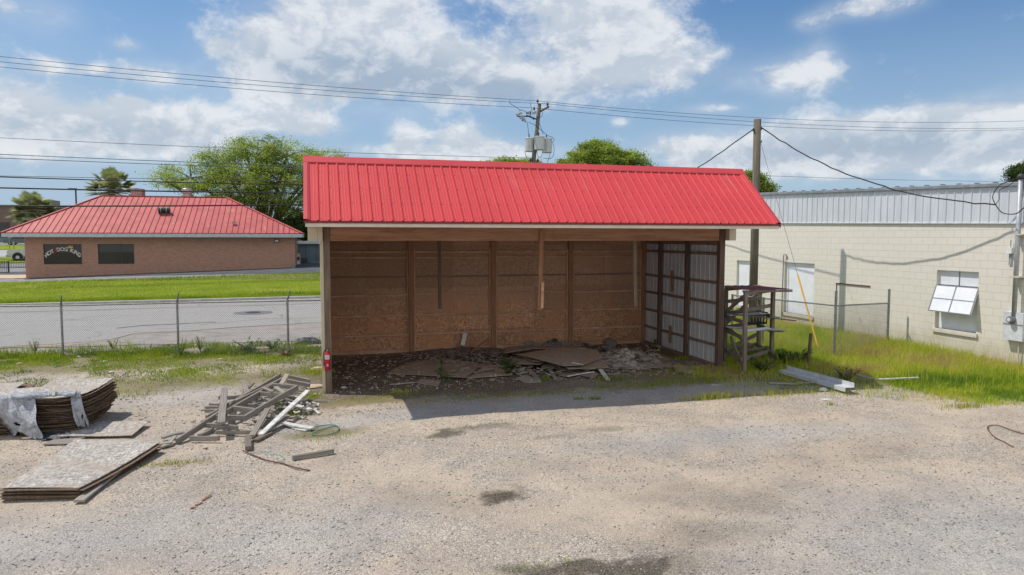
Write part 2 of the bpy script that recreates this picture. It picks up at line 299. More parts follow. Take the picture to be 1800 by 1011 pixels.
# ---------------------------------------------------------------- mesh helpers
class MB:
    def __init__(s): s.v = []; s.f = []; s.uv = []
    def add(s, vs, fs, uv=None):
        o = len(s.v); s.v += [tuple(map(float, p)) for p in vs]; s.f += [tuple(i+o for i in f) for f in fs]
        s.uv += list(uv) if uv is not None else [(p[0], p[1]) for p in vs]
        return s
    def box(s, c, d, R=None):
        hx, hy, hz = d[0]/2, d[1]/2, d[2]/2
        vs = [Vector((x, y, z)) for z in (-hz, hz) for y in (-hy, hy) for x in (-hx, hx)]
        if R is not None: vs = [R @ p for p in vs]
        c = Vector(c); return s.add([p+c for p in vs], [(0, 2, 3, 1), (4, 5, 7, 6), (0, 1, 5, 4), (2, 6, 7, 3), (0, 4, 6, 2), (1, 3, 7, 5)])
    def span(s, a, b_): # axis aligned box from corner to corner
        a = Vector(a); b_ = Vector(b_); return s.box((a+b_)/2, [abs(x) for x in (b_-a)])
    def beam(s, p, q, wd, th, up=(0, 0, 1), roll=0.0, seg=1, bow=0.0):
        """board from p to q; wd across, th along up; uv runs along the board"""
        p = Vector(p); q = Vector(q); ax = (q-p); L = ax.length; ax.normalize(); up = Vector(up)
        sd = ax.cross(up)
        if sd.length < 1e-4: sd = ax.cross(Vector((0, 1, 0)))
        sd.normalize(); u2 = sd.cross(ax).normalized()
        if roll: R = Matrix.Rotation(roll, 3, ax); sd = R @ sd; u2 = R @ u2
        ch = min(wd, th)*.12; uo = random.random()*50
        prof = [(-wd/2+ch, -th/2), (wd/2-ch, -th/2), (wd/2, -th/2+ch), (wd/2, th/2-ch), (wd/2-ch, th/2), (-wd/2+ch, th/2), (-wd/2, th/2-ch), (-wd/2, -th/2+ch)]
        vs = []; uv = []; cum = [0]
        for i in range(8): a, c = prof[i], prof[(i+1) % 8]; cum.append(cum[-1]+math.dist(a, c))
        for k in range(seg+1):
            t = k/seg; c = p.lerp(q, t)+u2*(bow*4*t*(1-t))
            for i, (a, e) in enumerate(prof): vs.append(c+sd*a+u2*e); uv.append((uo+t*L, cum[i]))
        fs = [(k*8+i, k*8+(i+1) % 8, k*8+8+(i+1) % 8, k*8+8+i) for k in range(seg) for i in range(8)]
        fs += [tuple(range(7, -1, -1)), tuple(range(seg*8, seg*8+8))]
        return s.add(vs, fs, uv)
    def tube(s, pts, r, n=8, cap=True):
        pts = [Vector(p) for p in pts]; R = r if hasattr(r, '__len__') else [r]*len(pts); vs = []
        prev = None
        for k, p in enumerate(pts):
            t = (pts[min(k+1, len(pts)-1)]-pts[max(k-1, 0)]).normalized()
            if prev is None:
                a = t.cross(Vector((0, 0, 1)))
                if a.length < .05: a = t.cross(Vector((0, 1, 0)))
            else: a = prev - t*prev.dot(t)
            a.normalize(); prev = a; c = t.cross(a)
            vs += [p+(a*math.cos(2*math.pi*i/n)+c*math.sin(2*math.pi*i/n))*R[k] for i in range(n)]
        fs = [(k*n+i, k*n+(i+1) % n, k*n+n+(i+1) % n, k*n+n+i) for k in range(len(pts)-1) for i in range(n)]
        if cap: fs += [tuple(range(n-1, -1, -1)), tuple(range((len(pts)-1)*n, len(pts)*n))]
        return s.add(vs, fs, [(p.x+p.y, p.z) for p in vs])
    def lathe(s, c, prof, n=20, ax=(0, 0, 1)):
        ax = Vector(ax).normalized(); c = Vector(c); q = ax.to_track_quat('Z', 'Y').to_matrix(); vs = []
        for (r, z) in prof: vs += [c+q @ Vector((r*math.cos(2*math.pi*i/n), r*math.sin(2*math.pi*i/n), z)) for i in range(n)]
        fs = [(k*n+i, k*n+(i+1) % n, k*n+n+(i+1) % n, k*n+n+i) for k in range(len(prof)-1) for i in range(n)]
        fs += [tuple(range(n-1, -1, -1)), tuple(range((len(prof)-1)*n, len(prof)*n))]
        return s.add(vs, fs)
    def slab(s, poly, t):
        """polygon of 3D points given thickness t downwards"""
        P = [Vector(p) for p in poly]; n = len(P); vs = P+[p-Vector((0, 0, t)) for p in P]
        fs = [tuple(range(n)), tuple(range(2*n-1, n-1, -1))]+[(i, i+n, (i+1) % n+n, (i+1) % n) for i in range(n)]
        return s.add(vs, fs)
    def sheet(s, c4, t, nx=10, ny=10, warp=lambda u, v: 0.0, ragged=0.0):
        """bent board over four corners (u runs c0-c1, v runs c0-c3)"""
        c = [Vector(p) for p in c4]; vs = []; uv = []
        for top in (0, 1):
            for j in range(ny+1):
                for i in range(nx+1):
                    u, v = i/nx, j/ny
                    p = (c[0]*(1-u)+c[1]*u)*(1-v)+(c[3]*(1-u)+c[2]*u)*v
                    p = p+Vector((0, 0, warp(u, v)-(0 if top == 0 else t)))
                    if ragged and (i in (0, nx) or j in (0, ny)): p += Vector((random.uniform(-1, 1), random.uniform(-1, 1), 0))*ragged
                    vs.append(p); uv.append((p.x, p.y))
        N = (nx+1)*(ny+1); I = lambda i, j: j*(nx+1)+i; fs = []
        for j in range(ny):
            for i in range(nx):
                q = (I(i, j), I(i+1, j), I(i+1, j+1), I(i, j+1)); fs += [q, tuple(N+k for k in q[::-1])]
        bd = [I(i, 0) for i in range(nx)]+[I(nx, j) for j in range(ny)]+[I(i, ny) for i in range(nx, 0, -1)]+[I(0, j) for j in range(ny, 0, -1)]
        for a, c_ in zip(bd, bd[1:]+bd[:1]): fs.append((a, a+N, c_+N, c_))
        return s.add(vs, fs, uv)
    def build(s, name, mat, parent=None, smooth=False, loc=None):
        me = bpy.data.meshes.new(name)
        if parent is not None:
            org = Vector(parent['_o']); 
        else: org = Vector(loc) if loc is not None else Vector(np.mean(np.array(s.v), 0)[:2].tolist()+[min(p[2] for p in s.v)])
        me.from_pydata([(x-org[0], y-org[1], z-org[2]) for x, y, z in s.v], [], s.f)
        ul = me.uv_layers.new(name='UVMap'); li = np.zeros(len(me.loops), np.int32); me.loops.foreach_get('vertex_index', li)
        ul.data.foreach_set('uv', np.array(s.uv, np.float32)[li].ravel())
        if smooth: me.polygons.foreach_set('use_smooth', [True]*len(me.polygons))
        me.materials.append(M[mat] if isinstance(mat, str) else mat); me.update()
        o = bpy.data.objects.new(name, me); COL.objects.link(o); o['_o'] = tuple(org)
        if parent is None: o.location = org
        else: o.parent = parent
        return o
def np_mesh(name, V, F, mat, rnd=None, loc=(0, 0, 0), parent=None, smooth=False):
    """V (n,3), F (m,k) all faces with k corners; rnd: per-vertex float attribute"""
    me = bpy.data.meshes.new(name); k = F.shape[1]
    if parent is not None: loc = parent['_o']
    me.vertices.add(len(V)); me.vertices.foreach_set('co', (V-np.array(loc)).astype(np.float32).ravel())
    me.loops.add(F.size); me.loops.foreach_set('vertex_index', F.astype(np.int32).ravel())
    me.polygons.add(len(F)); me.polygons.foreach_set('loop_start', np.arange(0, F.size, k, dtype=np.int32))
    if smooth: me.polygons.foreach_set('use_smooth', np.ones(len(F), bool))
    if rnd is not None:
        a = me.attributes.new('rnd', 'FLOAT', 'POINT'); a.data.foreach_set('value', rnd.astype(np.float32))
    me.update(calc_edges=True); me.materials.append(M[mat] if isinstance(mat, str) else mat)
    o = bpy.data.objects.new(name, me); COL.objects.link(o); o['_o'] = tuple(loc)
    if parent is not None: o.parent = parent
    else: o.location = loc
    return o
def tag(o, label, cat, group=None, kind=None):
    if label: o['label'] = label
    if cat: o['category'] = cat
    if group: o['group'] = group
    if kind: o['kind'] = kind
    return o
def thing(name, label, cat, loc, group=None):
    o = bpy.data.objects.new(name, None); COL.objects.link(o); o.location = loc; o['_o'] = tuple(loc)
    o.empty_display_size = .2
    return tag(o, label, cat, group)
def struct(o): o['kind'] = 'structure'; return o
# ================================================================ GROUND
def axis_lines(a, bnd, step): return list(np.arange(a, bnd, step))
xs = axis_lines(-600, -60, 30)+axis_lines(-60, -13, 1.5)+axis_lines(-13, 19, .11)+axis_lines(19, 60, 1.5)+axis_lines(60, 601, 30)
ys = axis_lines(-60, -15, 3)+axis_lines(-15, 8, .11)+axis_lines(8, 70, 1.5)+axis_lines(70, 130, 5)+axis_lines(130, 700, 30)
XX, YY = np.meshgrid(np.array(xs), np.array(ys)); V = np.stack([XX, YY, h(XX, YY)], -1).reshape(-1, 3)
nx, ny = len(xs), len(ys); I = np.arange(nx*ny).reshape(ny, nx)
F = np.stack([I[:-1, :-1], I[:-1, 1:], I[1:, 1:], I[1:, :-1]], -1).reshape(-1, 4)
m, b, bs, oc, o_ = newmat('gravel_yard')
P = oc; wn = b.vm('MULTIPLY', b.vm('SUBTRACT', b.noise(P, .9, 5, .65, 1), (.5, .5, .5)), (1.5, 1.5, 0)); Pw = b.vm('ADD', P, wn)
wn2 = b.vm('MULTIPLY', b.vm('SUBTRACT', b.noise(P, 4, 4, .6, 1), (.5, .5, .5)), (.35, .35, 0)); Pw = b.vm('ADD', Pw, wn2)
def ell(c, rx, ry, soft=.5, rot=0.0, src=None):
    d = b.vm('SUBTRACT', src or Pw, (c[0], c[1], 0))
    if rot:
        s = b.sep(d); cr, sr = math.cos(rot), math.sin(rot)
        d = b.xyz(b.m('ADD', b.m('MULTIPLY', s[0], cr), b.m('MULTIPLY', s[1], sr)), b.m('SUBTRACT', b.m('MULTIPLY', s[1], cr), b.m('MULTIPLY', s[0], sr)), 0.0)
    d = b.vm('MULTIPLY', d, (1/rx, 1/ry, 0)); return b.ramp(b.vm('LENGTH', d), 1-soft, 1+soft, 1, 0)
def mx(*a):
    r = a[0]
    for x in a[1:]: r = b.m('MAXIMUM', r, x)
    return r
big = b.noise(P, .33, 4, .6); mid = b.noise(P, 1.7, 5, .65)
v1 = b.voro(P, 56, out='Color'); v1d = b.voro(P, 56); v2 = b.voro(P, 95, out='Color'); v3 = b.voro(P, 17, out='Color')
sand = b.mix(b.sep(v2)[0], (.46, .375, .285), (.58, .485, .385))
stone = b.mix(b.sep(v1)[0], (.29, .255, .215), (.53, .455, .37))
stone = b.mix(b.ramp(b.sep(v1)[1], .92, .96), stone, (.21, .205, .20)); stone = b.mix(b.ramp(b.sep(v1)[2], .88, .93), stone, (.66, .60, .52))
greyst = b.mix(b.sep(v1)[0], (.29, .285, .28), (.50, .485, .46))
sandy = b.ramp(b.m('ADD', b.m('MULTIPLY', big, .6), b.m('MULTIPLY', mid, .55)), .48, .68)
col = b.mix(b.m('MULTIPLY', sandy, .72), stone, sand)
gA = gp(900, 735); gB = gp(1750, 960); gC = gp(60, 960); gD = gp(1300, 765); gE = gp(620, 900); gF=gp(500,950)
gm = mx(ell((5.0, -2.35), 6.2, .55, .6, .06), ell(gB, 2.6, 1.6, .7), ell(gC, 2.4, .8, .8), ell(gD, 2.6, .5, .9), ell(gF, 1.2, .8, .9), ell(gp(300,600),6,1.2,.6), ell(gp(300,690),3,1.0,.8), ell(gp(640,742),2.2,.28,.6))
col = b.mix(b.m('MULTIPLY', gm, .7), col, greyst)
def E(px, py, rx, ry, soft=.5): return ell(gp(px, py), rx, ry, soft)
stain = mx(E(870, 867, .34, .26, .55), b.m('MULTIPLY', E(780, 763, .36, .18, .55), .9), b.m('MULTIPLY', E(848, 752, .6, .15, .7), .6),
           b.m('MULTIPLY', E(1060, 992, .95, .22, .45), .95), b.m('MULTIPLY', E(960, 1000, .5, .22, .5), .7), b.m('MULTIPLY', E(1190, 985, .5, .3, .7), .5),
           b.m('MULTIPLY', E(1060, 755, .4, .16, .8), .4), b.m('MULTIPLY', E(1230, 935, .7, .35, .9), .45), b.m('MULTIPLY', E(1300, 880, .8, .35, .9), .42), b.m('MULTIPLY', E(1210, 870, .7, .3, .9), .25), b.m('MULTIPLY', E(960, 768, .35, .14, .8), .35), b.m('MULTIPLY', E(1480, 800, 1.2, .5, .9), .16),
           b.m('MULTIPLY', E(800, 880, .8, .5, .9), .22), b.m('MULTIPLY', E(620, 800, .5, .3, .9), .15), b.m('MULTIPLY', E(330, 672, 1.0, .3, .8), .5))
col = b.mix(stain, col, b.mix(b.sep(v1)[0], (.065, .055, .042), (.16, .14, .11)))
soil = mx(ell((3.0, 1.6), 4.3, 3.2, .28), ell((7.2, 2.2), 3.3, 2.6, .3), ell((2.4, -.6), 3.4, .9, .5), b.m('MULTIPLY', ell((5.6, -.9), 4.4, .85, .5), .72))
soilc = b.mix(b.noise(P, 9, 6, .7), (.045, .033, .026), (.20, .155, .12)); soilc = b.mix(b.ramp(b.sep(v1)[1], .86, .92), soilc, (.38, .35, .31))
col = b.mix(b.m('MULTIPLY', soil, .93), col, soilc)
gsoil = mx(ell((13.2, 2.5), 5.6, 5.6, .12), ell((16.5, -3), 4.5, 2.0, .2), ell((-6, 5.0), 7.5, 1.6, .35), ell((8.6, -.6), 1.6, .9, .4), ell(gp(640, 706), 1.1, .35, .4), ell(gp(300, 672), 3.0, .8, .6), ell(gp(560, 760), .7, .3, .6))
earth = b.mix(b.noise(P, 7, 6, .7), (.14, .12, .06), (.30, .26, .13)); earth = b.mix(b.ramp(b.noise(P, 1.1, 4, .6), .5, .7), earth, (.20, .21, .05))
gpatch = b.m('MULTIPLY', gsoil, b.ramp(b.m('ADD', mid, b.m('MULTIPLY', gsoil, .35)), .42, .72))
col = b.mix(b.m('MULTIPLY', gpatch, .85), col, earth)
farm = b.ramp(b.sep(P)[1], 30, 40); col = b.mix(farm, col, b.mix(mid, (.10, .16, .03), (.16, .2, .05)))
col = b.mix(1.0, col, b.mix(b.ramp(b.noise(P, .75, 6, .7), .3, .7), (.84, .84, .86), (1.1, 1.08, 1.05)), 'MULTIPLY')
b.put(bs.inputs['Base Color'], col); bs.inputs['Roughness'].default_value = .95; bs.inputs['Specular IOR Level'].default_value = .15
hh = b.m('ADD', b.m('MULTIPLY', v1d, -.8), b.m('ADD', b.m('MULTIPLY', b.sep(v3)[0], .5), b.m('MULTIPLY', b.noise(P, 60, 4, .7), .8)))
bump(b, bs, hh, .75, .016); M['ground'] = m
g = np_mesh('ground', V, F, 'ground', smooth=True); struct(g)

# stones of many sizes lying loose on the yard
ico = np.array([(0, 0, 1), (.9, 0, .1), (.25, .85, -.05), (-.75, .5, .12), (-.7, -.55, -.08), (.3, -.88, .1), (0, 0, -.8)])
icf = np.array([(0, 1, 2), (0, 2, 3), (0, 3, 4), (0, 4, 5), (0, 5, 1), (6, 2, 1), (6, 3, 2), (6, 4, 3), (6, 5, 4), (6, 1, 5)])
def scatter_stones(name, n, X, Y, smin, smax, mat, keep, label):
    x = RNG.uniform(*X, n*3); y = Y[1]-(Y[1]-Y[0])*RNG.random(n*3)**.8; k = keep(x, y) > RNG.random(n*3); x, y = x[k][:n], y[k][:n]; n = len(x)
    s = smin+(smax-smin)*RNG.random(n)**4; z = h(x, y); th = RNG.uniform(0, 6.28, n)
    vj = ico[None]*(1+RNG.uniform(-.28, .28, (n, 7, 1))); vj = vj*np.stack([s*RNG.uniform(.8, 1.3, n), s*RNG.uniform(.6, 1, n), s*RNG.uniform(.28, .55, n)], -1)[:, None]
    c, q = np.cos(th)[:, None], np.sin(th)[:, None]
    V = np.stack([vj[..., 0]*c-vj[..., 1]*q+x[:, None], vj[..., 0]*q+vj[..., 1]*c+y[:, None], vj[..., 2]+(z+s*.2)[:, None]], -1).reshape(-1, 3)
    F = (icf[None]+(np.arange(n)*7)[:, None, None]).reshape(-1, 3)
    return tag(np_mesh(name, V, F, mat, rnd=np.repeat(RNG.random(n), 7)), label, 'gravel', kind='stuff')
m, b, bs, oc, o_ = newmat('loose_stone'); at = b.n('ShaderNodeAttribute'); at.attribute_name = 'rnd'; r_ = at.outputs['Fac']
cr = b.n('ShaderNodeValToRGB'); b.put(cr.inputs[0], r_); cr.color_ramp.interpolation = 'LINEAR'
els = cr.color_ramp.elements; els[0].color = (.20, .19, .185, 1); els[1].position = 1; els[1].color = (.60, .54, .46, 1)
for p, c in ((.15, (.25, .235, .22)), (.4, (.36, .315, .265)), (.7, (.47, .395, .31)), (.88, (.46, .42, .37))):
    e = els.new(p); e.color = (*c, 1)
b.put(bs.inputs['Base Color'], cr.outputs[0]); bs.inputs['Roughness'].default_value = .9; M['stone'] = m
def shed_in(x, y): return ((x > -.1) & (x < 9.9) & (y > -1.4) & (y < 4.6)).astype(float)
scatter_stones('gravel_stones', 56000, (-9.5, 15), (-10.2, -1.9), .005, .021, 'stone', lambda x, y: np.clip(.25+1.3*(fbm(x, y, .5, 3)-.3), .1, 1), 'loose grey and tan gravel stones over the open yard')
scatter_stones('gravel_stones', 9000, (-12, 10), (-2.2, 5), .008, .032, 'stone', lambda x, y: (1-shed_in(x, y))*np.clip(fbm(x, y, .5, 3), 0, 1), 'loose gravel stones between the lumber pile and the street fence')

# ---------------------------------------------------------------- street
def strip(name, xs_, ya, yb, dz, mat, ny=8, kind='structure', label=None, cat=None, th=0.0, uneven=0):
    V = []; F = []
    for x in xs_:
        a, c = ya(x), yb(x)
        for j in range(ny+1):
            y = a+(c-a)*j/ny; V.append((x, y, float(h(x, y))+dz))
    n = len(xs_)
    for i in range(n-1):
        for j in range(ny): q = i*(ny+1)+j; F.append((q, q+ny+1, q+ny+2, q+1))
    if th:
        o = len(V)
        for i in range(n): V.append((V[i*(ny+1)][0], V[i*(ny+1)][1], V[i*(ny+1)][2]-th)); 
        for i in range(n): V.append((V[i*(ny+1)+ny][0], V[i*(ny+1)+ny][1], V[i*(ny+1)+ny][2]-th))
        for i in range(n-1):
            F.append((i*(ny+1), o+i, o+i+1, (i+1)*(ny+1))); F.append((i*(ny+1)+ny, (i+1)*(ny+1)+ny, o+n+i+1, o+n+i))
    mb = MB().add(V, F); o = mb.build(name, mat, loc=(0, 0, 0)); o['kind'] = kind
    return o
kl = gp(0, 541); kr = gp(558, 526); ks = (kr.y-kl.y)/(kr.x-kl.x)
kerb_y = lambda x: kl.y+(x-kl.x)*ks
edge_px = [(0, 612), (100, 606), (160, 602), (205, 597), (228, 589), (260, 586), (330, 583), (440, 575), (560, 568)]
ep = [gp(*q) for q in edge_px]
ex = [-80, -20]+[p.x for p in ep]+[20, 80]; es_ = (ep[-1].y-ep[-3].y)/(ep[-1].x-ep[-3].x)
ey = [ep[0].y+.06*(ep[0].x+80)*-1*0-1.0, ep[0].y-.5]+[p.y for p in ep]+[ep[-1].y+es_*(20-ep[-1].x), ep[-1].y+es_*20+4]
def edge_y(x): return float(np.interp(x, ex, ey))+(float(fbm(x*1.0, 0, 1.6, 3))-.5)*.28
m, b, bs, oc, o_ = newmat('street_asphalt')
n1 = b.noise(oc, .5, 5, .6); n2 = b.voro(oc, 60, out='Color'); stt = b.noise(b.vm('MULTIPLY', oc, (.25, 1.6, 1)), 1, 5, .65)
c = b.mix(b.sep(n2)[0], (.30, .285, .27), (.42, .40, .38)); c = b.mix(b.ramp(n1, .4, .7, 0, .6), c, (.33, .315, .29)); c = b.mix(b.ramp(stt, .6, .72, 0, .5), c, (.19, .185, .18))
ck = b.voro(b.vm('ADD', oc, wnk := b.vm('MULTIPLY', b.noise(oc, 1.2, 4, .6, 1), (1.3, 1.3, 0))), .22, feature='DISTANCE_TO_EDGE')
c = b.mix(b.ramp(ck, .0, .006, .6, 0), c, (.12, .115, .11))
b.put(bs.inputs['Base Color'], c); bs.inputs['Roughness'].default_value = .9; bs.inputs['Specular IOR Level'].default_value = .2
bump(b, bs, b.sep(n2)[1], .3, .006); M['asphalt'] = m
XR = np.concatenate([np.arange(-80, -20, 2), np.arange(-20, 12, .16), np.arange(12, 80, 2)])
strip('road', XR, edge_y, kerb_y, .035, 'asphalt', 10, th=.06)
M['apron'] = simple('worn_apron', (.30, .27, .245), (.37, .33, .295), 2.2, .95, bstr=.4, c3=(.24, .22, .20), s3=.8)
M['sand'] = simple('sandy_edge', (.46, .34, .23), (.38, .30, .22), 3, .95)
fy = lambda x: 7.9-.09*(x+7)
strip('road_apron', XR, lambda x: fy(x)-.15+.5*float(fbm(x, 3, 1.1, 3)), lambda x: edge_y(x)+.02, .018, 'apron', 6)
strip('road_edge_sand', np.arange(-16, .6, .1), lambda x: edge_y(x)-.05-.55*max(0, float(fbm(x, 9, .7, 3))-.28)-(.5 if -8<x<-5.5 else 0)*float(fbm(x,2,1,2)), lambda x: edge_y(x)+.01, .024, 'sand', 3)
# sandy joint between old and new paving
jp = [gp(350, 573), gp(420, 566), gp(470, 562), gp(560, 559.5)]
strip('paving_joint', np.linspace(jp[0].x, jp[-1].x, 60), lambda x: float(np.interp(x, [p.x for p in jp], [p.y for p in jp]))-.16*float(fbm(x, 1, 2, 3)), lambda x: float(np.interp(x, [p.x for p in jp], [p.y for p in jp]))+.12*float(fbm(x, 5, 2, 3)), .041, 'sand', 2)
cp = [gp(205, 579), gp(250, 574), gp(300, 572), gp(380, 568)]
M['crack'] = simple('tar_line', (.15, .145, .14), rough=.9)
strip('road_crack', np.linspace(cp[0].x, cp[-1].x, 80), lambda x: float(np.interp(x, [p.x for p in cp], [p.y for p in cp]))-.10*float(fbm(x, 1, 3, 3)), lambda x: float(np.interp(x, [p.x for p in cp], [p.y for p in cp]))+.12*float(fbm(x, 5, 3, 3)), .045, 'crack', 2)
M['worn_yellow'] = simple('worn_yellow_line', (.34, .31, .22), (.30, .295, .28), 3, .9)
for k, (lx0, lx1, off) in enumerate(((-14, .2, 3.05), (-14, .2, 2.8))):
    strip('road_marking', np.arange(lx0, lx1, .5), lambda x: kerb_y(x)-off, lambda x: kerb_y(x)-off+.10, .040, 'worn_yellow', 1)
strip('kerb', XR, kerb_y, lambda x: kerb_y(x)+.35, .16, 'concrete', 1, th=.16)
strip('gutter', XR, lambda x: kerb_y(x)-.5, lambda x: kerb_y(x)-.003, .043, 'concrete', 1)
# mown verge
m, b, bs, oc, o_ = newmat('mown_grass')
c = b.mix(b.ramp(b.noise(oc, .45, 6, .65), .32, .68), (.20, .27, .014), (.33, .37, .03)); c = b.mix(b.ramp(b.noise(oc, 22, 4, .7), .35, .7), c, (.15, .22, .012))
c = b.mix(b.ramp(b.noise(b.vm('MULTIPLY', oc, (.6, 1.6, 1)), 1.6, 6, .7), .45, .75, 0, .55), c, (.17, .19, .03)); c = b.mix(b.ramp(b.noise(oc, .25, 5, .6), .55, .72, 0, .7), c, (.38, .35, .07))
b.put(bs.inputs['Base Color'], c); bs.inputs['Roughness'].default_value = .9; bs.inputs['Specular IOR Level'].default_value = .1
bump(b, bs, b.noise(oc, 30, 5, .8), .9, .05); M['lawn'] = m
vb = [gp(0, 500), gp(250, 497.5), gp(560, 494)]
verge_back = lambda x: float(np.interp(x, [-80]+[p.x for p in vb]+[80], [vb[0].y]+[p.y for p in vb]+[vb[-1].y+2]))
XV = np.concatenate([np.arange(-80, -24, 3), np.arange(-24, 8, .3), np.arange(8, 80, 3)])
lawn = strip('verge', XV, lambda x: kerb_y(x)+.35, verge_back, .15, 'lawn', 24, th=.2); lawn.name = 'grass_verge'
M['drive'] = simple('driveway_asphalt', (.21, .21, .21), (.29, .285, .28), 1.5, .92, bstr=.2, c3=(.12, .12, .13))
strip('driveway', XV, verge_back, lambda x: 58.0, .06, 'drive', 24)
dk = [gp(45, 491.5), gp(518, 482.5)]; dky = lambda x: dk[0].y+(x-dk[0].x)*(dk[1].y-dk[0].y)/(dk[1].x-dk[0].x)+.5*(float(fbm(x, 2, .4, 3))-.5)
M['dark_shaded_drive'] = simple('dark_shaded_driveway', (.065, .07, .078), (.10, .105, .11), 1.2, .9, bstr=.2)  # dark asphalt with the building's shade painted into its colour
strip('driveway_dark_shaded', XV, dky, lambda x: 57.9, .085, 'dark_shaded_drive', 20)
strip('patio', np.arange(-34, -21.4, .5), lambda x: 46.6, lambda x: 52.0, .10, 'pink_concrete', 3, th=.2)
strip('parking_lot', np.arange(-70, -20, 2.5), lambda x: 58.003, lambda x: 70.0, .08, 'drive', 6)
strip('far_verge', np.arange(-80, -20, 2.5), lambda x: 70.0, lambda x: 80+.25*(x+40), .14, 'lawn', 6)
M['pale_road'] = simple('pale_street', (.42, .41, .40), (.36, .355, .35), .6, .9)
strip('far_road', np.arange(-120, -20, 4), lambda x: 80.003+.25*(x+40), lambda x: 98, .10, 'pale_road', 6)
strip('far_lawn', np.arange(-140, -20, 4), lambda x: 98, lambda x: 112, .15, 'lawn', 6)
strip('far_parking', np.arange(-160, -20, 4), lambda x: 112, lambda x: 150, .10, 'drive', 8)
# manhole cover
c0 = gp(445, 551.5); rr = (gp(478, 551.5)-c0).length
mh = thing('manhole_cover', 'round dark patched manhole cover set in the grey street', 'manhole', (c0.x, c0.y, .036))
MB().lathe((c0.x, c0.y, .036), [(rr, 0), (rr*.99, .010), (rr*.42, .012)], 40).build('collar', simple('manhole_collar', (.15, .15, .155), (.20, .195, .19), 5, .9), mh)
mb = MB().lathe((c0.x, c0.y, .049), [(rr*.40, 0), (rr*.39, .012)], 32)
for i in range(-4, 5): mb.box((c0.x+i*rr*.08, c0.y, .063), (rr*.03, rr*.68*math.sqrt(max(.05, 1-(i/4.9)**2)), .006))
mb.build('lid', 'dark_metal', mh)
# ================================================================ OPEN SHED
L, Dp, HB = 9.68, 4.5, 3.19
XL, XRt, YE, ZE, YR, ZR = -.355, 9.87, -1.9, 3.58, -.35, 4.893
shed = thing('open_shed', 'open-fronted timber shed with a bright red ribbed metal roof', 'shed', (0, 0, 0))
def post(a, zt, w=.14, mat='post_wood', zb=None, d=None):
    z0 = float(h(a[0], a[1]))-.05 if zb is None else zb
    return MB().span((a[0]-w/2, a[1]-(d or w)/2, z0), (a[0]+w/2, a[1]+(d or w)/2, zt)).build('post', mat, shed)
post((.075, .07), 3.52, .13); post((L-.07, .07), 3.52, .14, 'dark_wood')
for x in (.075, 2.44, 4.83, 7.21, L-.07): 
    post((x, Dp-.08), 3.9, .15, 'brown_wood', d=.10)
    for s in (-1, 1):
        if 0 < x+s*.11 < L-.05: MB().span((x+s*.098-.018, Dp-.085, 0), (x+s*.098+.018, Dp-.02, 2.93)).build('cleat', 'brown_wood_x', shed)
for y in (1.72, 3.3): post((L-.09, y), 3.5, .10, 'dark_wood', d=.09)
# header
hd = MB().span((.15, .03, HB), (5.2, .07, HB+.33)); hd.build('header_beam', 'header_wood', shed)
MB().span((5.205, .032, HB+.003), (L-.15, .072, HB+.333)).build('header_beam', 'header_wood', shed)
# OSB back wall (panels with joints) and its girts
zs = [0.02, .50, 1.06, 1.63, 2.15, 2.72, 3.9]
cuts = [[0, 2.2, 4.2, 6.7, 9.66], [0, 1.3, 3.7, 6.1, 8.5, 9.66], [0, 2.44, 4.88, 7.32, 9.66], [0, .9, 3.3, 5.8, 8.2, 9.66], [0, 1.2, 3.5, 5.9, 8.3, 9.66], [0, 2.4, 5.0, 7.3, 9.66]]
for k in range(6):
    for a, c in zip(cuts[k], cuts[k][1:]):
        MB().span((a+.004, Dp-.014+random.uniform(-.002, .002), zs[k]+.004), (c-.004, Dp+.006, zs[k+1]-.004)).build('wall_panel', 'osb_wall', shed)
MB().span((-.02, Dp+.012, 0), (L+.02, Dp+.03, 3.95)).build('outer_wall', 'beige', shed)
for z, t in ((.51, .05), (1.065, .045), (1.64, .045), (2.155, .035), (2.70, .035), (2.86, .05)):
    for x0, x1 in ((.16, 2.32), (2.56, 4.71), (4.95, 7.09), (7.33, L-.16)):
        MB().beam((x0, Dp-.045, z+random.uniform(-.012, .012)), (x1, Dp-.045, z+random.uniform(-.012, .012)), .06, t*1.3).build('girt', 'dark_wood_x' if False else ('brown_wood_x' if z not in (2.155,) else 'dark_wood_y'), shed)
MB().span((.16, Dp-.07, .0), (L-.16, Dp-.018, .10)).build('sill_board', 'brown_wood_x', shed)
# ribbed sheet helper: profile across u, extruded along p0->p1
def ribbed(o, du, dv, nrm, W, pitch=.2286, rh=.02, minor=.004, off=.03):
    o, du, dv, nrm = map(Vector, (o, du, dv, nrm)); prof = []; u = 0
    kk = pitch/.2286 if pitch < .3 else 1; P = [(0, 0), (.012, rh), (.036, rh), (.048, 0), (.105*kk, 0), (.110*kk, minor), (.122*kk, minor), (.127*kk, 0), (.165*kk, 0), (.170*kk, minor), (.182*kk, minor), (.187*kk, 0)]
    k = 0
    while u < W:
        for a, z in P:
            if u+a <= W: prof.append((u+a, z))
        u += pitch
    prof.append((W, 0)); vs = []
    for s in (0, 1):
        for a, z in prof: vs.append(o+du*a+nrm*z+dv*s)
    n = len(prof); mb = MB(); mb.add(vs, [(i, i+1, n+i+1, n+i) for i in range(n-1)])
    back = [v-nrm*.004 for v in vs]; mb.add(back, [(n+i, n+i+1, i+1, i) for i in range(n-1)])
    mb.add([vs[i] for i in range(n)]+[back[i] for i in range(n)], [(i, n+i, n+i+1, i+1) for i in range(n-1)])
    return mb
sv = Vector((0, YR-YE, ZR-ZE)); nr = Vector((0, -(ZR-ZE), YR-YE)).normalized()
FR = ribbed((XL+.035, YE, ZE), (1, 0, 0), sv, nr, XRt-XL-.07, pitch=.197, minor=.0022)
